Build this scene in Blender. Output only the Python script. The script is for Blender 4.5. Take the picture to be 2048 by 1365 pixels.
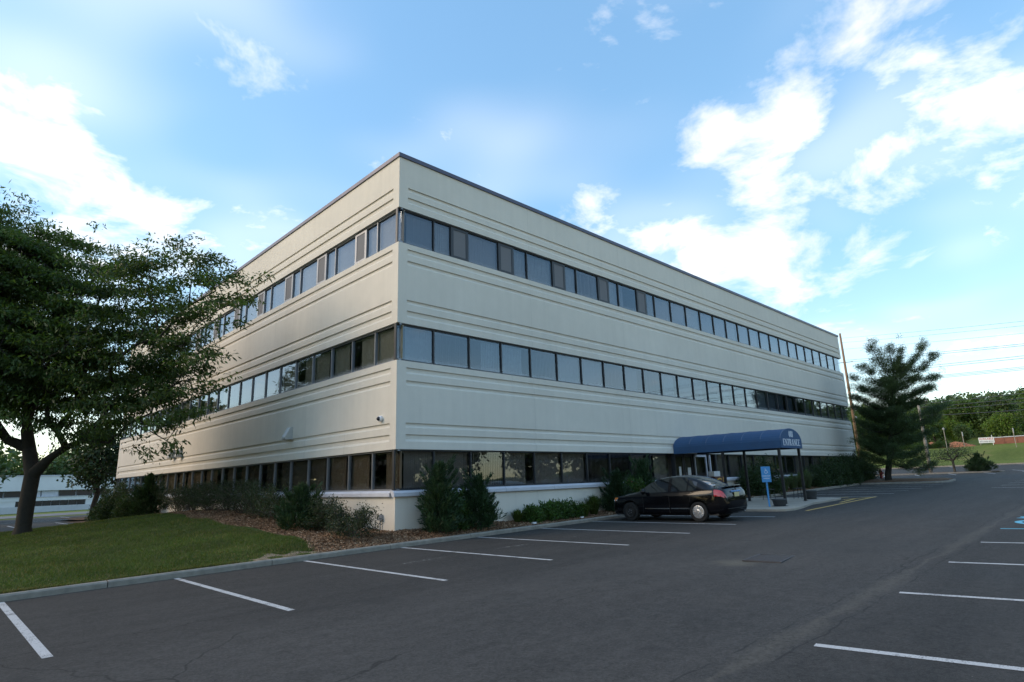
import bpy, bmesh, math, random
import numpy as np
from mathutils import Vector, Matrix

for o in list(bpy.data.objects): bpy.data.objects.remove(o)
scene = bpy.context.scene
COL = scene.collection
R = math.radians

# ------------------------------------------------------------------ camera
cam = bpy.data.cameras.new('camera')
cam.sensor_width = 36.0; cam.lens = 20.8376; cam.clip_start = 0.1; cam.clip_end = 3000
camo = bpy.data.objects.new('camera', cam); COL.objects.link(camo)
_r = Vector((0.71887, -0.69446, -0.03069)); _u = Vector((-0.13758, -0.18541, 0.97298)); _f = Vector((0.68139, 0.69523, 0.22883))
camo.matrix_world = Matrix(((_r.x, _u.x, -_f.x, -10.294), (_r.y, _u.y, -_f.y, -15.756), (_r.z, _u.z, -_f.z, 1.69), (0, 0, 0, 1)))
scene.camera = camo

# ------------------------------------------------------------------ light
SUN_AZ, SUN_EL = R(-52), R(28)          # azimuth clockwise from +Y
sdir = Vector((math.sin(SUN_AZ)*math.cos(SUN_EL), math.cos(SUN_AZ)*math.cos(SUN_EL), math.sin(SUN_EL)))
sun = bpy.data.lights.new('sun', 'SUN'); sun.energy = .5; sun.angle = R(34); sun.color = (1.0, .80, .58)
suno = bpy.data.objects.new('sun', sun); COL.objects.link(suno)
suno.rotation_euler = sdir.to_track_quat('Z', 'Y').to_euler()
scene.view_settings.view_transform = 'Standard'; scene.view_settings.look = 'None'
scene.view_settings.exposure = 2.15; scene.view_settings.gamma = 1.0
scene.view_settings.use_white_balance = True; scene.view_settings.white_balance_temperature = 7150; scene.view_settings.white_balance_tint = 10

scene.cycles.max_bounces = 6; scene.cycles.diffuse_bounces = 3; scene.cycles.glossy_bounces = 3; scene.cycles.transmission_bounces = 4; scene.cycles.transparent_max_bounces = 10
world = bpy.data.worlds.new('World'); scene.world = world; world.use_nodes = True

class NT:
    def __init__(s, tree): s.t = tree; s.t.nodes.clear()
    def n(s, typ, ins=None, **kw):
        nd = s.t.nodes.new('ShaderNode'+typ)
        for k, v in kw.items(): setattr(nd, k, v)
        for k, v in (ins or {}).items():
            if hasattr(v, 'is_linked') or hasattr(v, 'links'): s.t.links.new(v, nd.inputs[k])
            elif isinstance(v, bpy.types.Node): s.t.links.new(v.outputs[0], nd.inputs[k])
            else: nd.inputs[k].default_value = v
        return nd
    def math(s, op, a, b=0.0, c=0.0, clamp=False):
        return s.n('Math', {0: a, 1: b, 2: c}, operation=op, use_clamp=clamp).outputs[0]
    def ramp(s, v, a, b, lo=0.0, hi=1.0, smooth=True):
        return s.n('MapRange', {0: v, 1: a, 2: b, 3: lo, 4: hi}, interpolation_type='SMOOTHSTEP' if smooth else 'LINEAR').outputs[0]
    def mixc(s, f, a, b, blend='MIX'):
        return s.n('Mix', {0: f, 6: a, 7: b}, data_type='RGBA', blend_type=blend).outputs[2]
    def noise(s, vec, scale, detail=2.0, rough=.5, dist=0.0):
        return s.n('TexNoise', {'Vector': vec, 'Scale': scale, 'Detail': detail, 'Roughness': rough, 'Distortion': dist}).outputs[0]

CLOUDS = [(0.05, 0.91, 0.42, 0.12), (0.09, 0.93, 0.36, 0.17), (0.18, 0.909, 0.375, 0.09), (0.793, 0.185, 0.58, 0.11), (0.854, 0.094, 0.512, 0.11), (0.907, 0.03, 0.40, 0.11), (0.823, 0.255, 0.51, 0.10), (0.879, 0.309, 0.364, 0.145), (0.826, 0.43, 0.365, 0.10), (0.907, 0.212, 0.358, 0.09), (0.715, 0.54, 0.435, 0.055), (0.322, 0.861, 0.393, 0.05), (0.80, 0.345, 0.495, 0.06)]
def build_world():
    t = NT(world.node_tree)
    sky = t.n('TexSky', sky_type='NISHITA', sun_disc=False, sun_elevation=SUN_EL, sun_rotation=SUN_AZ % (2*math.pi), air_density=1.0, dust_density=0.3, ozone_density=1.0, altitude=50)
    co = t.n('TexCoord').outputs['Generated']
    sep = t.n('SeparateXYZ', {0: co})
    den = t.math('ADD', t.math('MAXIMUM', sep.outputs[2], 0.0), .22)
    pl = t.n('VectorMath', {0: co, 1: t.n('CombineXYZ', {0: den, 1: den, 2: 1.0}).outputs[0]}, operation='DIVIDE').outputs[0]
    wn = t.n('TexNoise', {'Vector': pl, 'Scale': 2.6, 'Detail': 1.0}); warp = wn.outputs['Color']
    pw = t.n('VectorMath', {0: warp, 1: (.25, .25, .25), 2: pl}, operation='MULTIPLY_ADD').outputs[0]
    fb = t.noise(pw, 4.3, 6.0, .60)
    blob = None
    for x, y, z, r in CLOUDS:
        d = t.n('VectorMath', {0: co, 1: (x, y, z)}, operation='DISTANCE').outputs['Value']
        b = t.ramp(d, r*1.45, r*.05, 0.0, 1.0, False)
        blob = b if blob is None else t.math('MAXIMUM', blob, b)
    dens = t.math('ADD', fb, t.math('MULTIPLY', blob, .24))
    mask = t.math('MULTIPLY', t.ramp(dens, .53, .94), .97)
    mask = t.math('MULTIPLY', mask, t.ramp(sep.outputs[2], .02, .16))
    thin = t.math('ADD', t.math('MULTIPLY', t.ramp(wn.outputs[0], .35, .8), .16), .06)       # thin high veil
    mask = t.math('MAXIMUM', mask, thin)
    sd = t.n('VectorMath', {0: co, 1: tuple(sdir)}, operation='DOT_PRODUCT').outputs['Value']
    glow = t.ramp(sd, .2, 1.0, 1.0, 1.3)
    shade = t.math('MULTIPLY', t.ramp(dens, .60, .90, 1.05, .86), t.ramp(wn.outputs[0], .3, .7, .86, 1.1))
    cc = t.mixc(t.ramp(sd, .0, 1.0), (.97, .95, .97, 1), (1.0, .94, .85, 1))
    sc = t.n('HueSaturation', {'Hue': .5, 'Saturation': 1.9, 'Value': 1.0, 'Color': t.n('Gamma', {0: sky.outputs[0], 1: .55}).outputs[0]})
    bg1 = t.n('Background', {'Color': sc.outputs[0], 'Strength': .13})
    bg2 = t.n('Background', {'Color': cc, 'Strength': t.math('MULTIPLY', t.math('MULTIPLY', glow, shade), .40)})
    mx = t.n('MixShader', {0: mask, 1: bg1.outputs[0], 2: bg2.outputs[0]})
    out = t.n('OutputWorld', {0: mx.outputs[0]})
build_world()

# ------------------------------------------------------------------ materials
MATS = {}
def newmat(name):
    m = bpy.data.materials.new(name); m.use_nodes = True; MATS[name] = m
    return m, NT(m.node_tree)
def rgba(c): return (c[0], c[1], c[2], 1.0)
def finish(t, sh, disp=None):
    t.n('OutputMaterial', {0: sh.outputs[0]})
def bump(t, h, strength=.3, dist=.01):
    return t.n('Bump', {'Strength': strength, 'Distance': dist, 'Height': h}).outputs[0]
def simple(name, col, rough=.5, metal=0.0, var=.10, scale=6.0, bmp=0.0, bscale=80.0, coat=0.0, spec=.5, coords='Object'):
    m, t = newmat(name)
    co = t.n('TexCoord').outputs[coords]
    nz = t.noise(co, scale, 5.0, .6)
    k = t.ramp(nz, .25, .75, 1-var, 1+var, False)
    c = t.n('VectorMath', {0: col, 3: k}, operation='SCALE').outputs[0]
    ins = {'Base Color': c, 'Roughness': t.ramp(nz, .3, .7, max(rough-.06, 0.02), min(rough+.08, 1), False), 'Metallic': metal, 'Coat Weight': coat, 'Coat Roughness': .03, 'Specular IOR Level': spec}
    if bmp: ins['Normal'] = bump(t, t.noise(co, bscale, 3.0, .6), bmp, .01)
    finish(t, t.n('BsdfPrincipled', ins)); return m

def m_asphalt():
    m, t = newmat('asphalt')
    co = t.n('TexCoord').outputs['Object']; s = t.n('SeparateXYZ', {0: co}); x, y = s.outputs[0], s.outputs[1]
    fine = t.noise(co, 95.0, 3.0, .7); mid = t.noise(co, 7.0, 5.0, .65); big = t.noise(co, .35, 4.0, .55)
    ln = t.n('Mapping', {0: co, 3: (.12, 1.2, 1.0)}).outputs[0]; streak = t.noise(ln, 1.6, 4.0, .6)
    base = t.math('ADD', t.ramp(fine, .25, .8, .6, 1.5, False), t.ramp(mid, .3, .7, -.20, .20, False))
    base = t.math('ADD', base, t.ramp(t.noise(co, 28.0, 2.0, .6), .3, .7, -.22, .24, False))
    base = t.math('ADD', base, t.ramp(big, .3, .7, -.14, .18, False))
    base = t.math('ADD', base, t.ramp(streak, .35, .7, -.10, .16, False))
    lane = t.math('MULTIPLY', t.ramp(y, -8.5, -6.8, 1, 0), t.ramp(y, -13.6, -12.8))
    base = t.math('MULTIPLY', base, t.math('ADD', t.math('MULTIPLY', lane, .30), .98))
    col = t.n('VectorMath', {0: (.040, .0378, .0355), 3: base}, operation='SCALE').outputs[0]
    # dusty seam
    wob = t.math('MULTIPLY', t.math('SUBTRACT', t.noise(co, .8, 4.0, .6), .5), .35)
    d = t.math('ABSOLUTE', t.math('ADD', t.math('ADD', y, 12.98), wob))
    wid = t.ramp(t.noise(co, .5, 2.0), .35, .65, .04, .20)
    seam = t.math('MULTIPLY', t.ramp(t.math('DIVIDE', d, wid), 1.2, .1), t.ramp(t.noise(co, 14, 4, .7), .3, .62, .35, 1.0))
    seam = t.math('MULTIPLY', seam, t.ramp(x, 30, 14))
    col = t.mixc(t.math('MULTIPLY', seam, .24), col, (.17, .155, .125, 1))
    crack = t.ramp(t.math('ABSOLUTE', t.math('SUBTRACT', d, .20)), .02, .004)
    col = t.mixc(t.math('MULTIPLY', t.math('MULTIPLY', crack, t.ramp(t.noise(co, 1.7, 3), .42, .55)), .6), col, (.015, .015, .015, 1))
    # long hairline crack by the stall ends
    d2 = t.math('ABSOLUTE', t.math('ADD', t.math('ADD', y, 6.45), t.math('MULTIPLY', t.math('SUBTRACT', t.noise(co, 2.2, 6, .7), .5), .45)))
    c2 = t.math('MULTIPLY', t.ramp(d2, .018, .004), t.math('MULTIPLY', t.ramp(x, -3.2, -4.2), .75))
    col = t.mixc(c2, col, (.014, .014, .014, 1))
    # ghosts of old paint in the stalls
    d3 = t.math('ABSOLUTE', t.math('ADD', y, 4.25))
    gx = t.math('ABSOLUTE', t.math('SUBTRACT', t.math('FRACT', t.math('DIVIDE', t.math('ADD', x, 3.45), 2.79)), .5))
    ghost = t.math('MULTIPLY', t.math('MULTIPLY', t.ramp(d3, .11, .04), t.ramp(gx, .26, .1)), t.ramp(t.noise(co, 9, 5, .75), .5, .62))
    ghost = t.math('MULTIPLY', ghost, t.math('MULTIPLY', t.ramp(x, -5, -3.6), t.ramp(x, 4, 2)))
    col = t.mixc(t.math('MULTIPLY', ghost, .6), col, (.35, .35, .34, 1))
    vo = t.n('TexVoronoi', {'Vector': t.n('VectorMath', {0: t.n('TexNoise', {'Vector': co, 'Scale': 1.1, 'Detail': 4.0}).outputs['Color'], 1: (.9, .9, 0), 2: co}, operation='MULTIPLY_ADD').outputs[0], 'Scale': .16}, feature='DISTANCE_TO_EDGE').outputs['Distance']
    ck = t.math('MULTIPLY', t.ramp(vo, .0035, .0008), t.ramp(t.noise(co, .33, 2), .50, .60))
    col = t.mixc(t.math('MULTIPLY', ck, .6), col, (.012, .012, .012, 1))
    # oil spots
    oil = t.ramp(t.noise(co, .9, 3, .5), .60, .78)
    col = t.mixc(t.math('MULTIPLY', oil, .5), col, (.02, .02, .021, 1))
    # dust by the drain
    dd = t.n('VectorMath', {0: co, 1: (.55, -10.35, 0.11)}, operation='DISTANCE').outputs['Value']
    col = t.mixc(t.math('MULTIPLY', t.ramp(t.math('ADD', dd, t.math('MULTIPLY', t.noise(co, 4, 3), .5)), .85, .35), .4), col, (.16, .145, .11, 1))
    speck = t.ramp(t.noise(co, 46, 1.0), .77, .80)
    col = t.mixc(t.math('MULTIPLY', speck, .5), col, (.30, .29, .27, 1))
    nrm = bump(t, t.math('ADD', fine, t.math('MULTIPLY', mid, .5)), .55, .012)
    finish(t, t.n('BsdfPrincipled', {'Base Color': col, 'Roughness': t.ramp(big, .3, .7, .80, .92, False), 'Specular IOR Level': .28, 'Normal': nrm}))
m_asphalt()

def m_paint(name, col, wear=.5):
    m, t = newmat(name); co = t.n('TexCoord').outputs['Object']
    a = t.noise(co, 60, 3, .75); b = t.noise(co, 4, 4, .6)
    w = t.ramp(t.math('ADD', t.math('MULTIPLY', a, .6), t.math('MULTIPLY', b, .4)), .62-.12*wear, .70-.08*wear)
    c = t.mixc(w, t.n('VectorMath', {0: col, 3: t.ramp(b, .3, .7, .86, 1.08, False)}, operation='SCALE').outputs[0], (.06, .06, .06, 1))
    finish(t, t.n('BsdfPrincipled', {'Base Color': c, 'Roughness': .75, 'Normal': bump(t, a, .3, .006)}))
m_paint('white_paint', (.50, .50, .50), 1.0); m_paint('yellow_paint', (.55, .36, .09)); m_paint('blue_paint', (.10, .42, .58), .3); m_paint('faded_paint', (.42, .42, .43), 1.1)

def m_stucco():
    m, t = newmat('stucco'); co = t.n('TexCoord').outputs['Object']
    big = t.noise(co, .22, 4, .55); mid = t.noise(co, 2.5, 4, .6); fine = t.noise(co, 60, 3, .7)
    st = t.noise(t.n('Mapping', {0: co, 3: (2.6, 2.6, .12)}).outputs[0], 1.4, 5, .65)
    k = t.math('ADD', t.ramp(big, .3, .7, .93, 1.04, False), t.ramp(st, .35, .75,   .02, -.035, False))
    k = t.math('ADD', k, t.ramp(mid, .3, .7, -.02, .02, False)); k = t.math('ADD', k, t.ramp(fine, .3, .7, -.035, .035, False))
    col = t.n('VectorMath', {0: (.67, .625, .55), 3: k}, operation='SCALE').outputs[0]
    sx = t.n('SeparateXYZ', {0: co}); un = t.math('ADD', sx.outputs[0], sx.outputs[1])
    jl = t.ramp(t.math('ABSOLUTE', t.math('SUBTRACT', t.math('FRACT', t.math('DIVIDE', un, 6.2746)), .5)), .4986, .4994)
    col = t.mixc(t.math('MULTIPLY', jl, .30), col, (.2, .19, .17, 1))
    stain = t.math('MULTIPLY', t.ramp(st, .60, .74), t.ramp(t.noise(co, .5, 2), .48, .62))
    col = t.mixc(t.math('MULTIPLY', stain, .20), col, (.30, .29, .27, 1))
    finish(t, t.n('BsdfPrincipled', {'Base Color': col, 'Roughness': .85, 'Specular IOR Level': .3, 'Normal': bump(t, fine, .35, .01)}))
m_stucco()

def m_glass(name, tint, refl, rough=.015, dusty=.5, ior=1.55):
    m, t = newmat(name); co = t.n('TexCoord').outputs['Object']; z = t.n('SeparateXYZ', {0: co}).outputs[2]
    wav = t.noise(co, 1.3, 1.0)
    nrm = t.n('Bump', {'Strength': .05, 'Distance': .02, 'Height': wav}).outputs[0]
    geo = t.n('NewGeometry')
    c = t.math('ABSOLUTE', t.n('VectorMath', {0: nrm, 1: geo.outputs['Incoming']}, operation='DOT_PRODUCT').outputs['Value'])
    sch = t.math('POWER', t.math('SUBTRACT', 1.0, c, clamp=True), 4.0)
    fac = t.math('ADD', t.math('MULTIPLY', sch, 1-refl), refl, clamp=True)
    fac = t.math('MULTIPLY', fac, t.math('SUBTRACT', 1.0, geo.outputs['Backfacing']))
    gl = t.n('BsdfGlossy', {'Color': (.76, .88, 1.0, 1), 'Roughness': rough, 'Normal': nrm})
    tr = t.n('BsdfTransparent', {'Color': rgba(tint)})
    mx = t.n('MixShader', {0: fac, 1: tr.outputs[0], 2: gl.outputs[0]})
    # settled dust along the bottom edge of the pane
    dust = t.math('MULTIPLY', t.ramp(t.math('ADD', z, t.math('MULTIPLY', t.noise(co, 5, 3), .12)), .30, .04), dusty)
    dust = t.math('ADD', dust, t.math('MULTIPLY', t.ramp(t.noise(co, 3, 5, .7), .5, .8), .05))
    df = t.n('BsdfDiffuse', {'Color': (.50, .52, .55, 1)})
    finish(t, t.n('MixShader', {0: dust, 1: mx.outputs[0], 2: df.outputs[0]}))
m_glass('window_glass', (.74, .78, .82), .12, dusty=.30)
m_glass('lower_glass', (.78, .77, .76), .07, dusty=.06)
m_glass('upper_glass', (.82, .835, .85), .09, dusty=.18)

def m_blind():
    m, t = newmat('blind_fabric'); co = t.n('TexCoord').outputs['Object']
    k = t.ramp(t.noise(co, 12, 3), .3, .7, .9, 1.06, False)
    c = t.n('VectorMath', {0: (.28, .28, .27), 3: k}, operation='SCALE').outputs[0]
    finish(t, t.n('BsdfPrincipled', {'Base Color': c, 'Roughness': .9}))
m_blind()
simple('tan_blind_fabric', (.36, .30, .19), .9, var=.08)
simple('grey_blind_fabric', (.19, .19, .195), .9, var=.08)
simple('shade_blind_fabric', (.115, .12, .13), .9, var=.08)
simple('dark_blind_fabric', (.15, .125, .085), .9, var=.08)
simple('brown_blind_fabric', (.27, .24, .21), .9, var=.08)
simple('interior', (.16, .15, .14), .9, var=.15, scale=.6)
simple('aluminium', (.23, .24, .26), .42, .6, .1, 4)
simple('dark_frame', (.035, .036, .04), .4, .3, .1, 4)
simple('screen_mesh', (.165, .165, .175), .85, 0, .1, 30)
simple('coping_metal', (.085, .085, .12), .45, .4, .12, 1.5)
simple('sill_metal', (.52, .53, .58), .5, 0, .10, 2.0)
simple('roof_membrane', (.25, .25, .25), .9)
simple('kerb_concrete', (.24, .22, .187), .9, 0, .28, 5, .7, 60)
simple('slab_concrete', (.34, .305, .255), .88, 0, .16, 1.2, .4, 60)
simple('bark', (.030, .026, .021), .95, 0, .35, 9, 1.0, 25)
simple('bark_grey', (.10, .088, .07), .95, 0, .3, 9, 1.0, 25)
simple('twig', (.10, .082, .065), .95, 0, .3, 12)
simple('navy_canvas', (.026, .080, .175), .72, 0, .14, 1.6, .25, 120)
simple('seam_tape', (.16, .20, .27), .6, 0, .1)
simple('lettering_white', (.72, .75, .80), .7, 0, .05)
simple('black_metal', (.016, .016, .018), .42, .2, .15, 5)
simple('sign_blue', (.045, .26, .55), .45, 0, .06, 3)
simple('planter_plastic', (.045, .05, .055), .6, 0, .15, 6)
simple('hydrant_red', (.30, .025, .022), .5, 0, .15, 8)
simple('pole_wood', (.23, .14, .085), .9, 0, .3, 5, .6, 20)
simple('pole_grey', (.30, .27, .23), .9, 0, .25, 5, .6, 20)
simple('wire_metal', (.05, .055, .06), .6)
simple('insulator', (.35, .34, .34), .35)
simple('sign_white', (.78, .78, .76), .6, 0, .06)
simple('sign_red', (.62, .06, .06), .6)
simple('sign_black', (.03, .03, .035), .6)
simple('brick_red', (.25, .10, .065), .9, 0, .25, 2, .6, 15)
simple('clay_bank', (.34, .14, .075), .95, 0, .25, 1, .8, 6)
simple('cladding_white', (.72, .72, .73), .6, 0, .06, .8)
simple('cladding_grey', (.55, .55, .57), .7, 0, .08, .8)
simple('far_glass', (.03, .033, .035), .15, 0, .2, 1)
simple('roadway', (.13, .13, .135), .85, 0, .12, .6)
simple('brown_box', (.10, .028, .012), .45, 0, .1)
simple('gold_trim', (.68, .38, .06), .5)
simple('paper', (.72, .73, .74), .8)
simple('fixture_grey', (.42, .43, .42), .5, .2)
simple('white_plastic', (.75, .75, .76), .35)
simple('dark_lens', (.02, .02, .03), .08)
simple('galvanised', (.32, .33, .35), .5, .5)
simple('grate_iron', (.062, .058, .060), .6, .5, .2, 20)
simple('pit_dark', (.028, .027, .026), .9)
simple('car_paint', (.003, .0033, .005), .16, 0, .05, 2, coat=.35, spec=.2)
simple('car_glass', (.010, .013, .014), .04, 0, .05, 2, coat=.5, spec=.7)
simple('car_trim', (.012, .012, .013), .6)
simple('tyre_rubber', (.014, .014, .014), .85, 0, .15, 10)
simple('hubcap_silver', (.50, .51, .53), .3, .75, .08)
simple('steel_wheel', (.03, .028, .027), .5, .4)
simple('chrome', (.62, .64, .68), .12, 1.0)
simple('lamp_red', (.42, .015, .02), .08, 0, .05, coat=1)
simple('lamp_clear', (.62, .60, .60), .06, 0, .05, coat=1)
simple('lamp_amber', (.75, .22, .05), .1, 0, .05, coat=1)
simple('plate_yellow', (.62, .52, .26), .5)
simple('plate_blue', (.16, .34, .62), .25)
simple('seat_grey', (.22, .22, .21), .9)

def m_leaf(name, col, trans=.35, var=.45, rough=.5, hue=.03):
    m, t = newmat(name); g = t.n('NewGeometry'); rnd = g.outputs['Random Per Island']
    pos = g.outputs['Position']
    cl = t.noise(pos, .55, 2)
    v = t.math('MULTIPLY', t.ramp(rnd, 0, 1, 1-var, 1+var, False), t.ramp(cl, .3, .7, .78, 1.25, False))
    h = t.n('HueSaturation', {'Hue': t.ramp(t.n('TexWhiteNoise', {'Vector': t.n('CombineXYZ', {0: rnd}).outputs[0]}).outputs['Value'], 0, 1, .5-hue, .5+hue*.6, False), 'Saturation': 1.0, 'Value': v, 'Color': rgba(col)}).outputs[0]
    pb = t.n('BsdfPrincipled', {'Base Color': h, 'Roughness': rough, 'Specular IOR Level': .35})
    tc = t.n('VectorMath', {0: h, 1: (1.3, 1.35, .55)}, operation='MULTIPLY').outputs[0]
    tl = t.n('BsdfTranslucent', {'Color': tc})
    finish(t, t.n('MixShader', {0: trans, 1: pb.outputs[0], 2: tl.outputs[0]}))
m_leaf('leaf_ash', (.050, .092, .024), .42); m_leaf('leaf_dark', (.028, .055, .020), .25); m_leaf('leaf_light', (.12, .19, .035), .4)
m_leaf('leaf_far', (.080, .135, .034), .35, .35); m_leaf('leaf_fardark', (.058, .102, .034), .25, .35)
m_leaf('needle_pine', (.046, .082, .031), .25); m_leaf('needle_juniper', (.024, .055, .022), .2); m_leaf('leaf_holly', (.034, .052, .020), .2, .5); m_leaf('leaf_azalea', (.045, .095, .022), .3)
m_leaf('blade', (.066, .106, .022), .35, .4); m_leaf('blade_dry', (.16, .14, .05), .3, .4); m_leaf('blade_tall', (.085, .12, .055), .35, .3); m_leaf('flower_pink', (.45, .22, .20), .3)

def m_ground(name, c1, c2, scale, bscale, bs=.8, big=.25, c3=None):
    m, t = newmat(name); co = t.n('TexCoord').outputs['Object']
    n1 = t.noise(co, scale, 5, .7); n2 = t.noise(co, big, 4, .6)
    c = t.mixc(t.ramp(n1, .32, .68), rgba(c1), rgba(c2))
    c = t.n('VectorMath', {0: c, 3: t.ramp(n2, .3, .7, .75, 1.25, False)}, operation='SCALE').outputs[0]
    if c3: c = t.mixc(t.ramp(t.noise(co, .16, 3, .6), .5, .68), c, rgba(c3))
    finish(t, t.n('BsdfPrincipled', {'Base Color': c, 'Roughness': .95, 'Specular IOR Level': .15, 'Normal': bump(t, t.noise(co, bscale, 4, .7), bs, .03)}))
m_ground('lawn_ground', (.030, .050, .012), (.060, .085, .022), 9, 40, 1.0, .5)
m_ground('far_grass', (.095, .135, .025), (.145, .175, .042), 2.0, 20, .5, .08, (.16, .155, .05))
m_ground('mulch_ground', (.085, .048, .028), (.21, .125, .075), 22, 30, 1.0, .8)
m_ground('dirt', (.20, .15, .105), (.30, .235, .17), 14, 30, .8, .8)
def m_chip():
    m, t = newmat('wood_chip'); rnd = t.n('NewGeometry').outputs['Random Per Island']
    r = t.n('ValToRGB', {0: rnd}); e = r.color_ramp.elements
    e[0].color = (.09, .05, .03, 1); e[1].color = (.52, .39, .26, 1)
    x = e.new(.45); x.color = (.24, .14, .083, 1); x = e.new(.8); x.color = (.36, .22, .13, 1)
    finish(t, t.n('BsdfPrincipled', {'Base Color': r.outputs[0], 'Roughness': .9, 'Specular IOR Level': .2}))
m_chip()
M = MATS

# ------------------------------------------------------------------ mesh helpers
def mesh_from(name, verts, faces, mats=None, fm=None, smooth=False):
    me = bpy.data.meshes.new(name)
    me.from_pydata([tuple(v) for v in verts], [], faces); me.update()
    for m in (mats or []): me.materials.append(m)
    if fm: me.polygons.foreach_set('material_index', fm)
    if smooth: me.polygons.foreach_set('use_smooth', [True]*len(me.polygons))
    return me
def link(name, me, parent=None, loc=(0, 0, 0), rz=0.0):
    o = bpy.data.objects.new(name, me); COL.objects.link(o); o.location = loc; o.rotation_euler = (0, 0, rz)
    if parent: o.parent = parent
    return o
def quads(name, V, mat, nper=4):
    """V: (N,nper,3) array -> mesh of separate polygons"""
    V = np.asarray(V, np.float32); n = V.shape[0]
    me = bpy.data.meshes.new(name)
    me.vertices.add(n*nper); me.vertices.foreach_set('co', V.reshape(-1))
    me.loops.add(n*nper); me.loops.foreach_set('vertex_index', np.arange(n*nper, dtype=np.int32))
    me.polygons.add(n); me.polygons.foreach_set('loop_start', np.arange(0, n*nper, nper, dtype=np.int32))
    me.update(calc_edges=True); me.validate(); me.materials.append(mat); return me
def tag(o, label=None, cat=None, group=None, kind=None):
    if label: o['label'] = label
    if cat: o['category'] = cat
    if group: o['group'] = group
    if kind: o['kind'] = kind
    return o
def empty(name, loc=(0, 0, 0), rz=0.0):
    o = bpy.data.objects.new(name, None); COL.objects.link(o); o.location = loc; o.rotation_euler = (0, 0, rz); o.empty_display_size = .3; return o
def copy_tree(o, parent=None):
    c = o.copy(); COL.objects.link(c); c.parent = parent
    for ch in [x for x in bpy.data.objects if x.parent == o]: copy_tree(ch, c)
    return c

class MB:
    def __init__(s): s.v = []; s.f = []; s.m = []
    def add(s, vs, fs, mi=0):
        b = len(s.v); s.v += [tuple(v) for v in vs]; s.f += [tuple(b+i for i in f) for f in fs]; s.m += [mi]*len(fs); return s
    def box(s, x0, x1, y0, y1, z0, z1, mi=0):
        return s.add([(x0, y0, z0), (x1, y0, z0), (x1, y1, z0), (x0, y1, z0), (x0, y0, z1), (x1, y0, z1), (x1, y1, z1), (x0, y1, z1)],
                     [(0, 3, 2, 1), (4, 5, 6, 7), (0, 1, 5, 4), (1, 2, 6, 5), (2, 3, 7, 6), (3, 0, 4, 7)], mi)
    def cbox(s, c, d, mi=0): return s.box(c[0]-d[0]/2, c[0]+d[0]/2, c[1]-d[1]/2, c[1]+d[1]/2, c[2]-d[2]/2, c[2]+d[2]/2, mi)
    def tube(s, pts, rads, n=8, mi=0, cap=True):
        pts = [Vector(p) for p in pts]; 
        if not hasattr(rads, '__len__'): rads = [rads]*len(pts)
        b = len(s.v); fs = []
        for i, p in enumerate(pts):
            d = (pts[min(i+1, len(pts)-1)]-pts[max(i-1, 0)]).normalized()
            a = d.cross(Vector((0, 0, 1))) if abs(d.z) < .95 else d.cross(Vector((1, 0, 0)))
            a.normalize(); c = d.cross(a)
            for k in range(n):
                an = 2*math.pi*k/n; s.v.append(tuple(p+(a*math.cos(an)+c*math.sin(an))*rads[i]))
        for i in range(len(pts)-1):
            for k in range(n): fs.append((b+i*n+k, b+(i+1)*n+k, b+(i+1)*n+(k+1) % n, b+i*n+(k+1) % n))
        if cap: fs.append(tuple(b+k for k in range(n))); fs.append(tuple(b+(len(pts)-1)*n+k for k in reversed(range(n))))
        s.f += fs; s.m += [mi]*len(fs); return s
    def lathe(s, prof, n=16, axis='z', c=(0, 0, 0), mi=0):
        b = len(s.v)
        for r, h in prof:
            for k in range(n):
                a = 2*math.pi*k/n; u, w = r*math.cos(a), r*math.sin(a)
                s.v.append({'z': (c[0]+u, c[1]+w, c[2]+h), 'x': (c[0]+h, c[1]+u, c[2]+w), 'y': (c[0]+w, c[1]+h, c[2]+u)}[axis])
        fs = []
        for i in range(len(prof)-1):
            for k in range(n): fs.append((b+i*n+k, b+i*n+(k+1) % n, b+(i+1)*n+(k+1) % n, b+(i+1)*n+k))
        if prof[0][0] > 1e-4: fs.append(tuple(b+k for k in reversed(range(n))))
        if prof[-1][0] > 1e-4: fs.append(tuple(b+(len(prof)-1)*n+k for k in range(n)))
        s.f += fs; s.m += [mi]*len(fs); return s
    def prism(s, poly, z0, z1, mi=0):
        n = len(poly); b = [(x, y, z0(x, y) if callable(z0) else z0) for x, y in poly]; t = [(x, y, z1(x, y) if callable(z1) else z1) for x, y in poly]
        fs = [tuple(reversed(range(n))), tuple(range(n, 2*n))]+[(i, (i+1) % n, n+(i+1) % n, n+i) for i in range(n)]
        return s.add(b+t, fs, mi)
    def mesh(s, name, mats, smooth=False):
        return mesh_from(name, s.v, s.f, mats if isinstance(mats, (list, tuple)) else [mats], s.m, smooth)
    def build(s, name, mats, parent=None, loc=(0, 0, 0), rz=0.0, smooth=False, bevel=0.0):
        o = link(name, s.mesh(name, mats, smooth), parent, loc, rz)
        if bevel:
            bm = o.modifiers.new('bevel', 'BEVEL'); bm.width = bevel; bm.segments = 2; bm.limit_method = 'ANGLE'
        return o

rng = np.random.default_rng(7)
def smooth01(t): t = np.clip(t, 0, 1); return t*t*(3-2*t)
def pl(x, y): return .015*x-.0092*y

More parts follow.
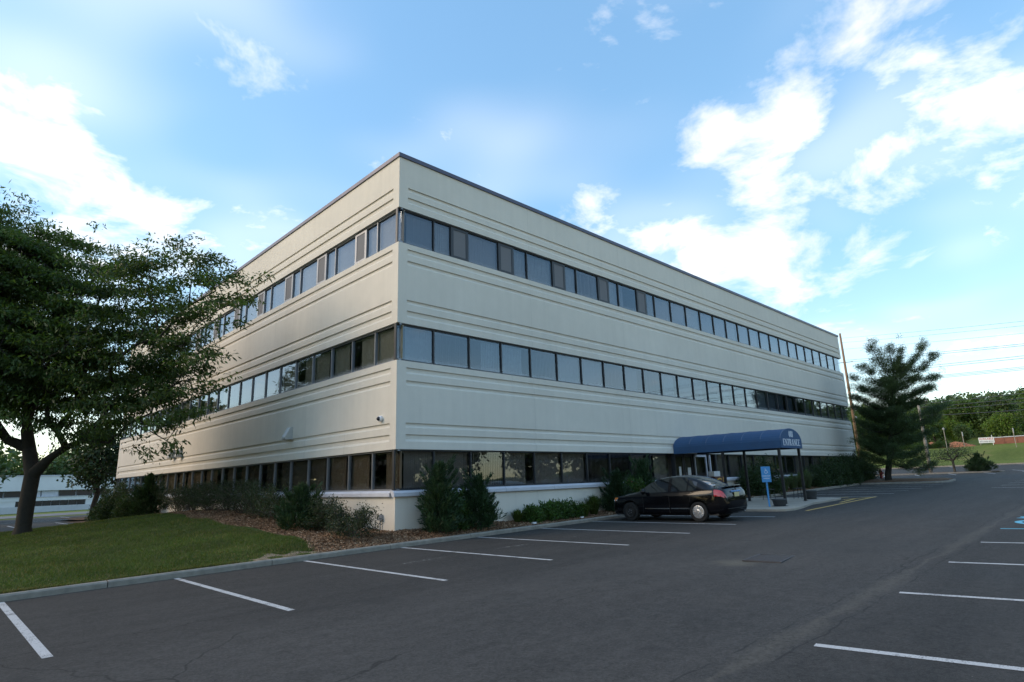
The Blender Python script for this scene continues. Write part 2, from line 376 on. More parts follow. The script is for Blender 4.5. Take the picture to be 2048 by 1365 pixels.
# ------------------------------------------------------------------ ground
LR, LL = 43.92, 37.4
def bed(x, y):
    x = np.asarray(x, float); y = np.asarray(y, float)
    s = smooth01((y+1.25)/1.4)
    fx = np.where(x < -1, np.exp(-((x+1)/6.5)**2), 1.0)
    fy = np.where(y < 12, np.exp(-((y-12)/10)**2), np.exp(-((y-12)/13)**2))
    left = .85*fx*fy*s
    right = (.05+.16*np.exp(-np.maximum(x, 0)/7))*s
    k = smooth01((x+.6)/.8)
    fade = 1-smooth01((y-25)/6)*smooth01((-3.2-x)/2)
    wob = .018*np.sin(x*2.3+y*1.1)+.014*np.sin(x*5.1-y*3.7)
    return pl(x, y)+(.115+left*(1-k)+right*k+wob*s)*fade-.06*(1-fade)
def terr(x, y):
    x = np.asarray(x, float); y = np.asarray(y, float)
    base = .015*np.clip(x, -60, 116)-.0092*np.clip(y, -80, 130)-.07
    bank = 4.5*smooth01((x-116)/36)+9*smooth01((x-170)/120)+8*smooth01((x-280)/150)
    bank = bank*smooth01((y+140)/60)
    back = 7*smooth01((y-150)/120)
    return base+bank+back*smooth01((120-x)/60+.5)
def grid(name, f, x0, x1, y0, y1, nx, ny, mat, smooth=True, xf=None):
    xs = np.linspace(x0, x1, nx); ys = np.linspace(y0, y1, ny); X, Y = np.meshgrid(xs, ys, indexing='ij')
    if xf: X, Y = xf(X, Y)
    Zz = f(X, Y); v = np.stack([X, Y, Zz], -1).reshape(-1, 3)
    fs = [(i*ny+j, (i+1)*ny+j, (i+1)*ny+j+1, i*ny+j+1) for i in range(nx-1) for j in range(ny-1)]
    return mesh_from(name, v, fs, [mat], None, smooth)

tag(link('ground', grid('ground', terr, -500, 700, -500, 700, 150, 150, M['far_grass'])), kind='structure')
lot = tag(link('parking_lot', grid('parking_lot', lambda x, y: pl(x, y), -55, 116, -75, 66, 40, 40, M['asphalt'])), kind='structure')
tag(link('road', grid('road', lambda x, y: terr(x, y)+.035, -120, 140, 74, 90, 60, 4, M['roadway'])), kind='structure')

def xb(y): return -2.75+.22*np.sin(y*.55)+.12*np.sin(y*1.9)+.35*smooth01((y-9)/8)
def lawn_xf(X, Y):
    t = (X+26)/(26-0.0); b = xb(Y); return -26+t*(b+26), Y
def mulch_xf(X, Y):
    b = xb(Y)-.05; return b+X*(0.05-b), Y
tag(link('lawn', grid('lawn', bed, -26, 0, -1.24, 32, 60, 80, M['lawn_ground'], True, lawn_xf)), kind='structure')
tag(link('mulch_bed', grid('mulch_bed', lambda x, y: bed(x, y)-.008, 0, 1, -1.24, 39, 14, 90, M['mulch_ground'], True, mulch_xf)), kind='structure')
tag(link('mulch_bed', grid('mulch_bed', bed, 0.02, 13.0, -1.24, .05, 60, 8, M['mulch_ground'])), kind='structure')
def bed2(x, y): return pl(x, y)+.10+.12*smooth01((y+1.3)/1.2)
tag(link('mulch_bed', grid('mulch_bed', bed2, 21.3, 39.2, -1.24, .05, 60, 8, M['mulch_ground'])), kind='structure')
# end island with the pine: rounded tip towards the drive
def island_poly(n=14, g=0.0):
    P = [(39.0-g, .05), (39.0-g, -5.0)]
    for k in range(n+1):
        a = math.pi+math.pi*k/n*.5; P.append((40.3+(1.3+g)*math.cos(a), -5.2+(1.3+g)*math.sin(a)))
    P += [(43.0, -6.35-g), (46.2, -5.2-g), (47.6+g, -2.0), (47.8+g, 9.0), (39.0-g, 9.0)]
    return P
def isl_h(x, y): return pl(x, y)+.13+.16*math.exp(-((x-42.5)**2+(y+2.2)**2)/7)
def island_mesh():
    P = island_poly(); c = (42.8, -1.5); V = []; F = []; n = len(P); rings = 7
    for i in range(rings):
        t = 1-i/rings
        for x, y in P: X = c[0]+(x-c[0])*t; Y = c[1]+(y-c[1])*t; V.append((X, Y, isl_h(X, Y)))
    V.append((c[0], c[1], isl_h(*c)))
    for i in range(rings-1):
        for k in range(n): F.append((i*n+k, i*n+(k+1) % n, (i+1)*n+(k+1) % n, (i+1)*n+k))
    for k in range(n): F.append(((rings-1)*n+k, (rings-1)*n+(k+1) % n, rings*n))
    return mesh_from('mulch_bed', V, F, [M['mulch_ground']], None, True)
tag(link('mulch_bed', island_mesh()), kind='structure')
tag(link('mulch_bed', grid('mulch_bed', lambda x, y: pl(x, y)+.10+.10*np.sin(np.clip((x+6)/16, 0, 1)*3.14), -1.5, 8, 40.5, 50, 12, 12, M['mulch_ground'])), kind='structure')
dirt = tag(link('dirt_strip', grid('dirt_strip', lambda x, y: bed(x, y)+.006+.012*np.sin(9*x)*np.sin(7*y), 0, 1, -1.235, -.72, 30, 5, M['dirt'], True, lambda X, Y: (-4.9+X*2.5, -1.235+(Y+1.235)*np.sin(np.clip(X, .02, .98)*3.14)**.6*(1+.25*np.sin(X*23))))), kind='structure')

# kerbs: separate cast segments
def kerb_run(name, pts, seg=3.05, w=.15, h=.12, n=None):
    root = tag(empty(name), kind='structure')
    P = [Vector((x, y)) for x, y in pts]; d = [0]
    for a, b in zip(P, P[1:]): d.append(d[-1]+(b-a).length)
    def at(s):
        for i in range(len(P)-1):
            if s <= d[i+1]+1e-6:
                t = (s-d[i])/max(d[i+1]-d[i], 1e-6); tn = (P[i+1]-P[i]).normalized(); return P[i].lerp(P[i+1], t), tn
        return P[-1], (P[-1]-P[-2]).normalized()
    k = 0; s0 = 0.0; rr = random.Random(len(pts)*7+int(d[-1]))
    while s0 < d[-1]-.05:
        s1 = min(s0+seg*rr.uniform(.92, 1.06), d[-1]); sub = max(2, int((s1-s0)/.5)+1); V = []; F = []
        dz = rr.uniform(-.006, .006)
        for i in range(sub+1):
            c, tn = at(s0+.008+(s1-s0-.016)*i/sub); nn = Vector((-tn.y, tn.x)); g = pl(c.x, c.y)+dz
            ch = rr.uniform(-.006, .006)
            for off, zz in ((-w/2, -.1), (-w/2, h-.03+ch), (-w/2+.03, h+ch*.5), (w/2, h+.002), (w/2, -.1)):
                q = c+nn*off; V.append((q.x, q.y, g+zz))
        for i in range(sub):
            for j in range(4): F.append((i*5+j, (i+1)*5+j, (i+1)*5+j+1, i*5+j+1))
        F.append((4, 3, 2, 1, 0)); F.append(tuple(sub*5+j for j in range(5)))
        link('kerb_segment', mesh_from('kerb_segment', V, F, [M['kerb_concrete']]), root); s0 = s1
    return root
kerb_run('kerb', [(-25.6, -1.32), (12.75, -1.32)])
kerb_run('kerb', [(21.2, -1.32), (38.9, -1.32)])
kerb_run('kerb', [(38.94, -1.2)]+island_poly(14, .06)[1:-1], 1.6)
kerb_run('kerb', [(64.6, 22), (64.6, -5.0), (64.9, -6.0), (65.6, -6.6), (66.4, -6.0), (66.7, -5.0), (66.7, 22)], 3.0)
kerb_run('kerb', [(116, -60), (116, 60)], 6.0, .3, .2)
tag(link('mulch_bed', grid('mulch_bed', lambda x, y: pl(x, y)+.10, 64.65, 66.6, -6.3, 22, 4, 30, M['mulch_ground'])), kind='structure')

# painted markings, children of the lot
def line(x0, y0, x1, y1, w=.105, mat='white_paint', name='painted_line', dz=.004):
    a = Vector((x0, y0)); b = Vector((x1, y1)); t = (b-a).normalized(); n = Vector((-t.y, t.x))*w/2; k = max(1, int((b-a).length/1.0)); V = []; F = []
    for i in range(k+1):
        c = a.lerp(b, i/k)
        for s in (-1, 1): q = c+n*s; V.append((q.x, q.y, pl(q.x, q.y)+dz))
    F = [(2*i, 2*i+1, 2*i+3, 2*i+2) for i in range(k)]
    return link(name, mesh_from(name, V, F, [M[mat]]), lot)
for x in (-11.8, -9.03, -6.24, -3.45, -.69, 2.05, 4.9, 7.62, 10.5): line(x, -1.42, x, -6.93)
for i in range(7): line(22.5+i*2.82, -1.42, 22.5+i*2.82, -6.85, .12, 'white_paint')
for i in range(-2, 4): line(-3.93+3.0*i, -13.28, -3.93+3.0*i+.76, -18.75)
line(7.95, -13.24, 8.70, -18.7, .11, 'blue_paint')
line(13.8, -13.3, 14.6, -18.7, .11, 'blue_paint')
for i in range(5): line(30.0+3.0*i, -10.2, 29.6+3.0*i, -15.5, .13)
line(13.3, -6.92, 22.5, -6.78, .12, 'yellow_paint')
for (a, b, c, d) in ((21.1, -2.9, 22.4, -2.3), (21.1, -3.95, 22.4, -3.35), (21.1, -5.1, 22.4, -5.6), (20.3, -6.0, 22.1, -6.72)): line(a, b, c, d, .16, 'yellow_paint')
line(18.2, -6.55, 21.2, -6.3, .12, 'yellow_paint')
for i in range(9):                                   # far lot rows
    y = -8+i*2.9
    line(58.8, y-1.6, 64.3, y, .14); line(66.9, y, 72.5, y+1.6, .14)
for i in range(11): line(108.5, -10+i*3.0, 115, -8.4+i*3.0, .16)
for i in range(7): line(-14+i*2.9, 44, -14+i*2.9, 38.0, .13); line(-14+i*2.9, 57, -14+i*2.9, 63.5, .13)
line(-20, 52, 10, 52, .14)
# accessible-stall pictogram (wheel ring, back, leg)
def ring_arc(cx, cy, r, a0, a1, w, mat):
    V = []; F = []; n = 26
    for i in range(n+1):
        a = R(a0+(a1-a0)*i/n)
        for s in (-1, 1): x = cx+(r+s*w/2)*math.cos(a); y = cy+(r+s*w/2)*math.sin(a); V.append((x, y, pl(x, y)+.004))
    for i in range(n): F.append((2*i, 2*i+1, 2*i+3, 2*i+2))
    return link('painted_symbol', mesh_from('painted_symbol', V, F, [M[mat]]), lot)
ring_arc(9.85, -14.15, .78, 20, 300, .15, 'blue_paint')
line(10.15, -14.5, 11.55, -14.1, .16, 'blue_paint', 'painted_symbol', .005); line(11.45, -13.25, 11.75, -14.35, .16, 'blue_paint', 'painted_symbol', .006); line(10.9, -13.35, 11.55, -13.6, .3, 'blue_paint', 'painted_symbol', .005)

# storm drain
dr = tag(empty('storm_drain', (1.32, -10.62, pl(1.32, -10.62)-.004), R(8)), 'rectangular iron storm drain grate in the open asphalt', 'drain')
MB().box(-.50, .50, -.32, .32, .001, .006).build('pit', M['pit_dark'], dr)
mb = MB(); mb.box(-.52, .52, -.34, -.29, 0, .016); mb.box(-.52, .52, .29, .34, 0, .016); mb.box(-.52, -.47, -.29, .29, 0, .0155); mb.box(.47, .52, -.29, .29, 0, .0155); mb.build('frame', M['grate_iron'], dr)
for i in range(9): MB().box(-.43+i*.095, -.36+i*.095, -.29, .29, .006, .015).build('bar', M['grate_iron'], dr)

# ------------------------------------------------------------------ office building
ZR, B3T, B3B, B2T, B2B, B1T, B1B = 12.847, 10.83, 9.57, 6.78, 5.541, 2.737, 1.488
bld = tag(empty('office_building'), 'three storey cream stucco office building with ribbon windows on both faces', 'building')
def RF(u, w, z): return (u, w, z)
def LF(u, w, z): return (w, u, z)
def spandrel(T, L, z0, z1, grooves, e=.36, d=.05):
    mb = MB(); q = lambda *P: mb.add([T(*p) for p in P], [tuple(range(len(P)))])
    zc = z1
    for zt, h in grooves:
        zb = zt-h; bv = .07
        q((0, 0, zt), (L, 0, zt), (L, 0, zc), (0, 0, zc))
        q((0, 0, zb), (e, 0, zb), (e, 0, zt), (0, 0, zt)); q((L-e, 0, zb), (L, 0, zb), (L, 0, zt), (L-e, 0, zt))
        q((e, 0, zt), (L-e, 0, zt), (L-e, d, zt), (e, d, zt))
        q((e, d, zb+bv), (L-e, d, zb+bv), (L-e, d, zt), (e, d, zt))
        q((e, 0, zb), (L-e, 0, zb), (L-e, d, zb+bv), (e, d, zb+bv))
        q((e, 0, zb), (e, d, zb+bv), (e, d, zt), (e, 0, zt)); q((L-e, 0, zb), (L-e, d, zb+bv), (L-e, d, zt), (L-e, 0, zt))
        zc = zb
    q((0, 0, z0), (L, 0, z0), (L, 0, zc), (0, 0, zc))
    q((0, 0, z0), (L, 0, z0), (L, .3, z0), (.3, .3, z0)); q((0, 0, z1), (L, 0, z1), (L, .3, z1), (.3, .3, z1))
    q((.3, .3, z0), (L, .3, z0), (L, .3, z1), (.3, .3, z1))
    return mb.build('spandrel_wall', M['stucco'], bld)
for T, L in ((RF, LR), (LF, LL)):
    spandrel(T, L, B3T, 12.70, [(11.64, .15), (11.28, .22)])
    spandrel(T, L, B2T, B3B, [(9.38, .20), (8.97, .16), (7.60, .15), (7.23, .22)])
    spandrel(T, L, B1T, B2B, [(5.33, .20), (4.91, .16), (3.56, .15), (3.20, .22)])
def base_wall(T, u0, u1):
    mb = MB(); q = lambda *P: mb.add([T(*p) for p in P], [tuple(range(len(P)))])
    q((u0, .012, -.8), (u1, .012, -.8), (u1, .012, 1.42), (u0, .012, 1.42)); q((u0, .012, 1.42), (u1, .012, 1.42), (u1, .3, 1.42), (u0, .3, 1.42))
    if u0 > 1: q((u0, .012, -.8), (u0, .3, -.8), (u0, .3, 1.42), (u0, .012, 1.42))
    q((u1, .012, -.8), (u1, .3, -.8), (u1, .3, 1.42), (u1, .012, 1.42))
    q((u0, .3, -.8), (u1, .3, -.8), (u1, .3, 1.42), (u0, .3, 1.42))
    mb.build('base_wall', M['stucco'], bld)
base_wall(RF, .012, 16.05); base_wall(RF, 20.35, LR); base_wall(LF, .012, LL)
def sill(T, u0, u1):
    prof = [(.16, 1.505), (-.03, 1.482), (-.095, 1.425), (-.095, 1.325), (-.075, 1.305), (.011, 1.305)]
    V = [T(u, w, z) for u in (u0, u1) for w, z in prof]; n = len(prof)
    F = [(i, i+1, n+i+1, n+i) for i in range(n-1)]+[tuple(range(n)), tuple(range(2*n-1, n-1, -1))]
    link('sill', mesh_from('sill', V, F, [M['sill_metal']]), bld)
u = -.095
for e in (4.55, 7.1, 9.75, 12.9, 16.05): sill(RF, u, e-.015); u = e
u = 20.35
for e in (24.9, 29.6, 34.3, 39.0, LR): sill(RF, u, e-.015); u = e
u = .17
for e in (1.9, 6.5, 11.1, 15.7, 20.3, 24.9, 29.5, 34.0, LL): sill(LF, u, e-.015); u = e
mb = MB(); mb.box(-.05, LR+.05, -.05, .30, 12.70, ZR); mb.build('coping', M['coping_metal'], bld)
mb = MB(); mb.box(-.05, .30, .303, LL+.05, 12.702, ZR-.002); mb.build('coping', M['coping_metal'], bld)
MB().box(.31, LR-.01, .31, LL-.01, 12.3, 12.5).build('roof', M['roof_membrane'], bld)
MB().box(LR-.28, LR-.004, .31, LL-.3, -.8, 12.69).build('end_wall', M['stucco'], bld)
MB().box(.31, LR-.29, LL-.28, LL-.004, -.8, 12.69).build('end_wall', M['stucco'], bld)
for z0, z1 in ((.35, .5), (B1T+.01, B1T+.2), (B2B-.3, B2B-.03), (B2T+.01, B2T+.2), (B3B-.3, B3B-.03), (B3T+.01, B3T+.2)):
    MB().box(.31, LR-.3, .31, LL-.3, z0, z1).build('floor_slab', M['interior'], bld)
MB().box(4.5, LR-4.5, 4.5, LL-4.5, .51, 12.2).build('interior_core', M['interior'], bld)

# windows
_cache = {}
def win_frame(w, h, sash, mat):
    k = ('f', round(w, 2), round(h, 2), sash, mat)
    if k not in _cache:
        mb = MB(); t = .045
        mb.box(0, t, -.035, .07, 0, h); mb.box(t, w, -.02, .06, h-.05, h); mb.box(t, w, -.03, .06, 0, .055)
        if sash:
            mb.box(t, t+.075, -.036, .04, .056, h-.051); mb.box(w-.075, w, -.036, .04, .056, h-.051); mb.box(t+.0751, w-.0751, -.036, .04, h-.13, h-.052); mb.box(t+.0751, w-.0751, -.036, .04, .057, .13)
        _cache[k] = mb.mesh('window', M[mat])
    return _cache[k]
def win_pane(w, h, mat):
    k = ('p', round(w, 2), round(h, 2), mat)
    if k not in _cache: _cache[k] = MB().box(.046, w, .018, .024, .056, h-.051).mesh('pane', M[mat])
    return _cache[k]
def win_blind(w, h, typ, mat):
    """typ: (start fraction, end fraction, slat angle, seed)"""
    k = ('b', round(w, 2), round(h, 2), typ, mat)
    if k not in _cache:
        mb = MB(); a0, a1, ang, sd = typ; rr = random.Random(sd); u = .05+(w-.06)*a0; end = .05+(w-.06)*a1
        mb.box(.05, w-.01, .10, .14, h-.10, h-.06)
        while u < end-.03:
            an = R(ang+rr.uniform(-.35, .35)*min(ang, 16)); c = .043*math.cos(an); s = .043*math.sin(an); m = u+.042; tw = rr.uniform(-.004, .004)
            mb.add([(m-c, .12-s, .07), (m+c, .12+s, .07), (m+c+tw, .12+s, h-.10), (m-c+tw, .12-s, h-.10)], [(0, 1, 2, 3)]); u += .083
        _cache[k] = mb.mesh('blind', M[mat])
    return _cache[k]
def screen_mesh(w, h):
    k = ('s', round(w, 2), round(h, 2))
    if k not in _cache: _cache[k] = MB().box(.12, w-.076, -.02, -.016, .131, h-.131).mesh('insect_screen', M['screen_mesh'])
    return _cache[k]
BT = [(0, 1, 4, 1), (0, 1, 7, 2), (0, 1, 3, 3), (.28, 1, 5, 4), (0, .75, 6, 5), (0, 1, 50, 6), (.42, 1, 12, 7), (0, .3, 6, 8), (0, 1, 30, 9), (.12, .9, 5, 10)]
def window(face, u0, u1, zb, zt, frame, glass, blind, sash=False, bmat='blind_fabric'):
    w, h = u1-u0, zt-zb
    wo = link('window', win_frame(w, h, sash, frame), bld)
    if face == 'R': wo.location = (u0, .115, zb)
    else: wo.location = (.115, u1, zb); wo.rotation_euler = (0, 0, -math.pi/2)
    link('pane', win_pane(w, h, glass), wo)
    if blind is not None: link('blind', win_blind(w, h, BT[blind], bmat), wo)
    if sash: link('insect_screen', screen_mesh(w, h), wo)
    return wo
rw = random.Random(5)
eR = [0.0]+[1.5+1.5687*i for i in range(28)]; eR[-1] = LR-.02
eL = [0.02]+[1.5+1.53*i for i in range(24)]+[LL]
for i in range(28):
    a, b = eR[i], eR[i+1]; m = (a+b)/2
    # top band
    if i in (1, 3, 5, 7, 9):
        s_first = i != 1
        window('R', a, m, B3B, B3T, 'dark_frame', 'upper_glass', rw.choice((0, 1, 5)), s_first)
        window('R', m, b, B3B, B3T, 'dark_frame', 'upper_glass', rw.choice((0, 1, 6)), not s_first)
    else:
        window('R', a, b, B3B, B3T, 'dark_frame', 'upper_glass', {0: 3, 6: 8, 8: 7, 10: 0}.get(i, rw.choice((0, 1, 2, 9))), False, rw.choice(('blind_fabric', 'grey_blind_fabric')))
    window('R', a, b, B2B, B2T, 'dark_frame', 'window_glass', {0: 3, 1: 5, 2: 6, 3: 4}.get(i, rw.choice((0, 1, 2, 8, 9, 4, 5, 3))), False, rw.choice(('blind_fabric', 'grey_blind_fabric', 'shade_blind_fabric', 'grey_blind_fabric')) if i > 3 else 'blind_fabric')
    if not (16.0 < m < 20.4):
        window('R', a if not 15 < a < 17 else a, b, B1B, B1T, 'dark_frame', 'lower_glass', {0: 3}.get(i, rw.choice((0, 1, 2, 9, 4, 3, 8))), False, 'brown_blind_fabric')
for i in range(25):
    a, b = eL[i], eL[i+1]; m = (a+b)/2
    if i % 2 == 1 and i < 24:
        window('L', a, m, B3B, B3T, 'aluminium', 'upper_glass', rw.choice((0, 1)))
        window('L', m, b, B3B, B3T, 'aluminium', 'upper_glass', rw.choice((0, 5)), True)
    else: window('L', a, b, B3B, B3T, 'aluminium', 'upper_glass', rw.choice((0, 1, 2)))
    window('L', a, b, B2B, B2T, 'aluminium', 'window_glass', rw.choice((3, 0, 4, 7, 6, 0, None)), False, 'tan_blind_fabric')
    window('L', a, b, B1B, B1T, 'aluminium', 'lower_glass', rw.choice((0, 4, 3, 7, 6)), False, 'dark_blind_fabric')

# entrance in the right face
dm = 'dark_frame'; zf = .45
MB().box(16.05, 20.35, .02, .30, .2, zf).build('threshold', M['slab_concrete'], bld)
for x0, x1, paper in ((16.15, 17.0, (.40, .60, 1.55, 2.1)), (17.06, 17.9, (.32, .62, 1.65, 2.05))):
    h = B1T-zf-.06; d = MB(); w = x1-x0
    d.box(0, .09, .05, .11, 0, h); d.box(w-.09, w, .05, .11, 0, h); d.box(.09, w-.09, .05, .11, h-.1, h); d.box(.09, w-.09, .05, .11, 0, .22); d.box(.09, w-.09, .052, .108, .95, 1.03)
    do = d.build('door', M[dm], bld, (x0, .02, zf))
    MB().box(.091, w-.091, .075, .083, .221, .949).build('pane', M['lower_glass'], do); MB().box(.091, w-.091, .075, .083, 1.031, h-.101).build('pane', M['lower_glass'], do)
    MB().tube([(.13 if x0 > 17 else w-.13, 0.0, .8), (.13 if x0 > 17 else w-.13, 0.0, 1.25)], .016).build('handle', M['chrome'], do)
    MB().box(paper[0], paper[1], .066, .070, paper[2]-zf, paper[3]-zf).build('paper_notice', M['paper'], do)
mb = MB(); mb.box(16.05, 16.15, .0, .2, zf, B1T-.002); mb.box(17.9, 18.02, .0, .2, zf, B1T-.002); mb.box(20.2, 20.35, .0, .2, zf, B1T-.002); mb.box(16.15, 17.9, .02, .2, B1T-.06, B1T-.003); mb.build('door_frame', M[dm], bld)
ww = MB(); ww.box(18.03, 18.13, .03, .12, zf, B1T-.05); ww.box(19.2, 19.28, .03, .12, zf, B1T-.05); ww.box(19.62, 19.72, .03, .12, zf, B1T-.05); ww.box(18.13, 19.2, .03, .12, B1T-.16, B1T-.05); ww.box(18.13, 19.2, .03, .12, zf, zf+.1)
wo = ww.build('side_window', M['sill_metal'], bld); MB().box(18.131, 19.2, .07, .076, zf+.1, B1T-.161).build('pane', M['lower_glass'], wo); MB().box(19.73, 20.19, .07, .076, zf, B1T-.05).build('pane', M['lower_glass'], wo)
MB().box(16.06, 20.34, .9, .95, zf, B1T).build('vestibule_wall', M['interior'], bld)

# entrance slab
def slabz(x, y): return .345+.013*(x-14)-.02*(y+6)*.35
SP = [(12.85, -1.25), (12.85, -6.0), (13.0, -6.3), (13.4, -6.45), (14.6, -6.32), (16.8, -5.9), (20.0, -5.95), (20.7, -5.8), (21.0, -5.3), (21.1, -1.0), (21.1, -.0), (12.85, -.0)]
slab = tag(MB().prism(SP, lambda x, y: pl(x, y)-.1, slabz).build('entrance_slab', M['slab_concrete']), kind='structure')
mb = MB()
for i in range(4):
    x = 14.5+i*1.65; z = slabz(x, -3); mb.add([(x, -.05, slabz(x, -.05)+.003), (x+.02, -.05, slabz(x, -.05)+.003), (x+.02, -5.7, slabz(x, -5.7)+.003), (x, -5.7, slabz(x, -5.7)+.003)], [(0, 1, 2, 3)])
mb.build('joint', M['kerb_concrete'], slab)

# ------------------------------------------------------------------ awning
aw = tag(empty('entrance_awning', (17.2, 0, 0)), 'navy blue barrel awning over the entrance walk on black posts', 'awning')
AZ0, AZE, AZT, HW, YF = 2.70, 3.02, 3.56, 1.17, -5.22
def arch(n=16, hw=HW): return [(-hw, AZ0), (-hw, AZE)]+[(-hw*math.cos(math.pi*k/n), AZE+(AZT-AZE)*math.sin(math.pi*k/n)) for k in range(1, n)]+[(hw, AZE), (hw, AZ0)]
nb = 6; prof = arch()
V = []; F = []; ys = np.linspace(-.005, YF, nb*4+1)
for j, y in enumerate(ys):
    sag = .028*abs(math.sin(math.pi*j/4)) if True else 0
    for i, (x, z) in enumerate(prof):
        k = sag if 1 < i < len(prof)-2 else 0
        V.append((x*(1-k*.4), y, AZE+(z-AZE)*(1-k) if z > AZE else z))
n = len(prof)
for j in range(len(ys)-1):
    for i in range(n-1): F.append((j*n+i, j*n+i+1, (j+1)*n+i+1, (j+1)*n+i))
cano = link('canopy', mesh_from('canopy', V, F, [M['navy_canvas']]), aw)
for p in cano.data.polygons: p.use_smooth = False
so = cano.modifiers.new('solid', 'SOLIDIFY'); so.thickness = .012
fp = [(x, YF-.004, z) for x, z in prof]; bp = [(x, YF-.018, z) for x, z in prof]
MB().add(fp+bp, [tuple(range(n)), tuple(range(2*n-1, n-1, -1))]+[(i, (i+1) % n, n+(i+1) % n, n+i) for i in range(n)]).build('end_panel', M['navy_canvas'], aw)
for j in range(0, nb+1):
    y = YF*j/nb+(.0 if j else -.02)
    MB().tube([(x*1.004, y, z+.006) for x, z in prof[1:-1]], .011, 5).build('seam', M['seam_tape'], cano)
for sx in (-1, 1):
    for y in (-2.5, -5.08):
        zb = slabz(17.2+sx*1.1, y)
        MB().box(sx*1.1-.05, sx*1.1+.05, y-.05, y+.05, zb-.03, AZ0+.02).box(sx*1.1-.09, sx*1.1+.09, y-.09, y+.09, zb-.03, zb+.012).build('post', M['black_metal'], aw)
    MB().box(sx*1.1-.03, sx*1.1+.03, YF+.05, -.02, AZ0+.021, AZ0+.08).build('side_rail', M['black_metal'], aw)
MB().box(-1.06, 1.06, YF+.06, YF+.10, AZ0+.022, AZ0+.08).build('cross_rail', M['black_metal'], aw)
# serif lettering drawn from strokes: each glyph a list of (x0,y0,x1,y1,width)
SERIF = {
 'E': (.62, [('v', .12, 0, 1), ('h', .02, .60, 0), ('h', .02, .60, 1), ('h', .12, .46, .5), ('v', .57, .0, .2, .06), ('v', .57, .8, 1, .06)]),
 'N': (.80, [('v', .14, 0, 1, .07), ('v', .68, 0, 1, .07), ('d', .10, 1, .70, 0), ('h', .02, .26, 0), ('h', .02, .2, 1), ('h', .56, .80, 1)]),
 'T': (.66, [('v', .33, 0, 1), ('h', .02, .64, 1), ('h', .2, .46, 0), ('v', .04, .78, 1, .06), ('v', .62, .78, 1, .06)]),
 'R': (.74, [('v', .14, 0, 1), ('h', .02, .46, 1), ('h', .14, .46, .5), ('v', .54, .56, .94), ('d', .36, .5, .68, 0), ('h', .02, .28, 0), ('h', .6, .74, 0)]),
 'A': (.78, [('d', .08, 0, .38, 1, .07), ('d', .38, 1, .66, 0), ('h', .2, .56, .34), ('h', 0, .2, 0), ('h', .54, .76, 0)]),
 'C': (.70, [('v', .12, .2, .8), ('d', .10, .8, .3, 1), ('d', .10, .2, .3, 0), ('h', .28, .58, 1), ('h', .28, .58, 0), ('v', .6, .76, 1, .06), ('v', .6, 0, .2, .06)]),
 '4': (.62, [('v', .44, 0, 1), ('d', .40, 1, .04, .30, .07), ('h', .02, .60, .30), ('h', .3, .58, 0)]),
 '0': (.60, [('v', .12, .2, .8), ('v', .48, .2, .8), ('d', .10, .8, .28, 1), ('d', .32, 1, .5, .8), ('d', .10, .2, .28, 0), ('d', .32, 0, .5, .2)]),
 '1': (.44, [('v', .22, 0, 1), ('h', .08, .38, 0), ('d', .06, .86, .22, 1, .07)])}
def serif(text, cx, cz, h, y, parent):
    W = sum(SERIF[c][0] for c in text)+.10*(len(text)-1); x = cx-W*h/2
    for c in text:
        mb = MB(); w, st = SERIF[c]; k = 0
        for s in st:
            k += 1; yy = y-.0006*k
            if s[0] == 'v': t = s[4] if len(s) > 4 else .20; P = [(s[1]-t/2, s[2]), (s[1]+t/2, s[2]), (s[1]+t/2, s[3]), (s[1]-t/2, s[3])]
            elif s[0] == 'h': z = min(max(s[3], .035), .965); P = [(s[1], z-.035), (s[2], z-.035), (s[2], z+.035), (s[1], z+.035)]
            else: t = s[5] if len(s) > 5 else .19; P = [(s[1]-t/2, s[2]), (s[1]+t/2, s[2]), (s[3]+t/2, s[4]), (s[3]-t/2, s[4])]
            a = [(x+p[0]*h, yy, cz+(p[1]-.5)*h) for p in P]; b = [(q[0], y+.004, q[2]) for q in a]
            mb.add(a+b, [(0, 1, 2, 3), (4, 7, 6, 5), (0, 4, 5, 1), (1, 5, 6, 2), (2, 6, 7, 3), (3, 7, 4, 0)])
        mb.build('letter', M['lettering_white'], parent); x += (w+.10)*h
serif('401', 0, 3.32, .27, YF-.024, aw); serif('ENTRANCE', 0, 2.955, .285, YF-.024, aw)

def sans(text, h, mat, parent, loc, rot, name='letter', width=None):
    cu = bpy.data.curves.new(name, 'FONT'); cu.body = text; cu.size = h/.69; cu.align_x = 'CENTER'; cu.align_y = 'CENTER'; cu.extrude = .002; cu.resolution_u = 2
    o = bpy.data.objects.new(name, cu); COL.objects.link(o); dg = bpy.context.evaluated_depsgraph_get(); dg.update()
    me = bpy.data.meshes.new_from_object(o.evaluated_get(dg)); bpy.data.objects.remove(o)
    if width:
        xs = [v.co.x for v in me.vertices]; k = width/(max(xs)-min(xs))
        for v in me.vertices: v.co.x *= k
    me.materials.clear(); me.materials.append(M[mat]); q = link(name, me, parent, loc); q.rotation_euler = rot; return q

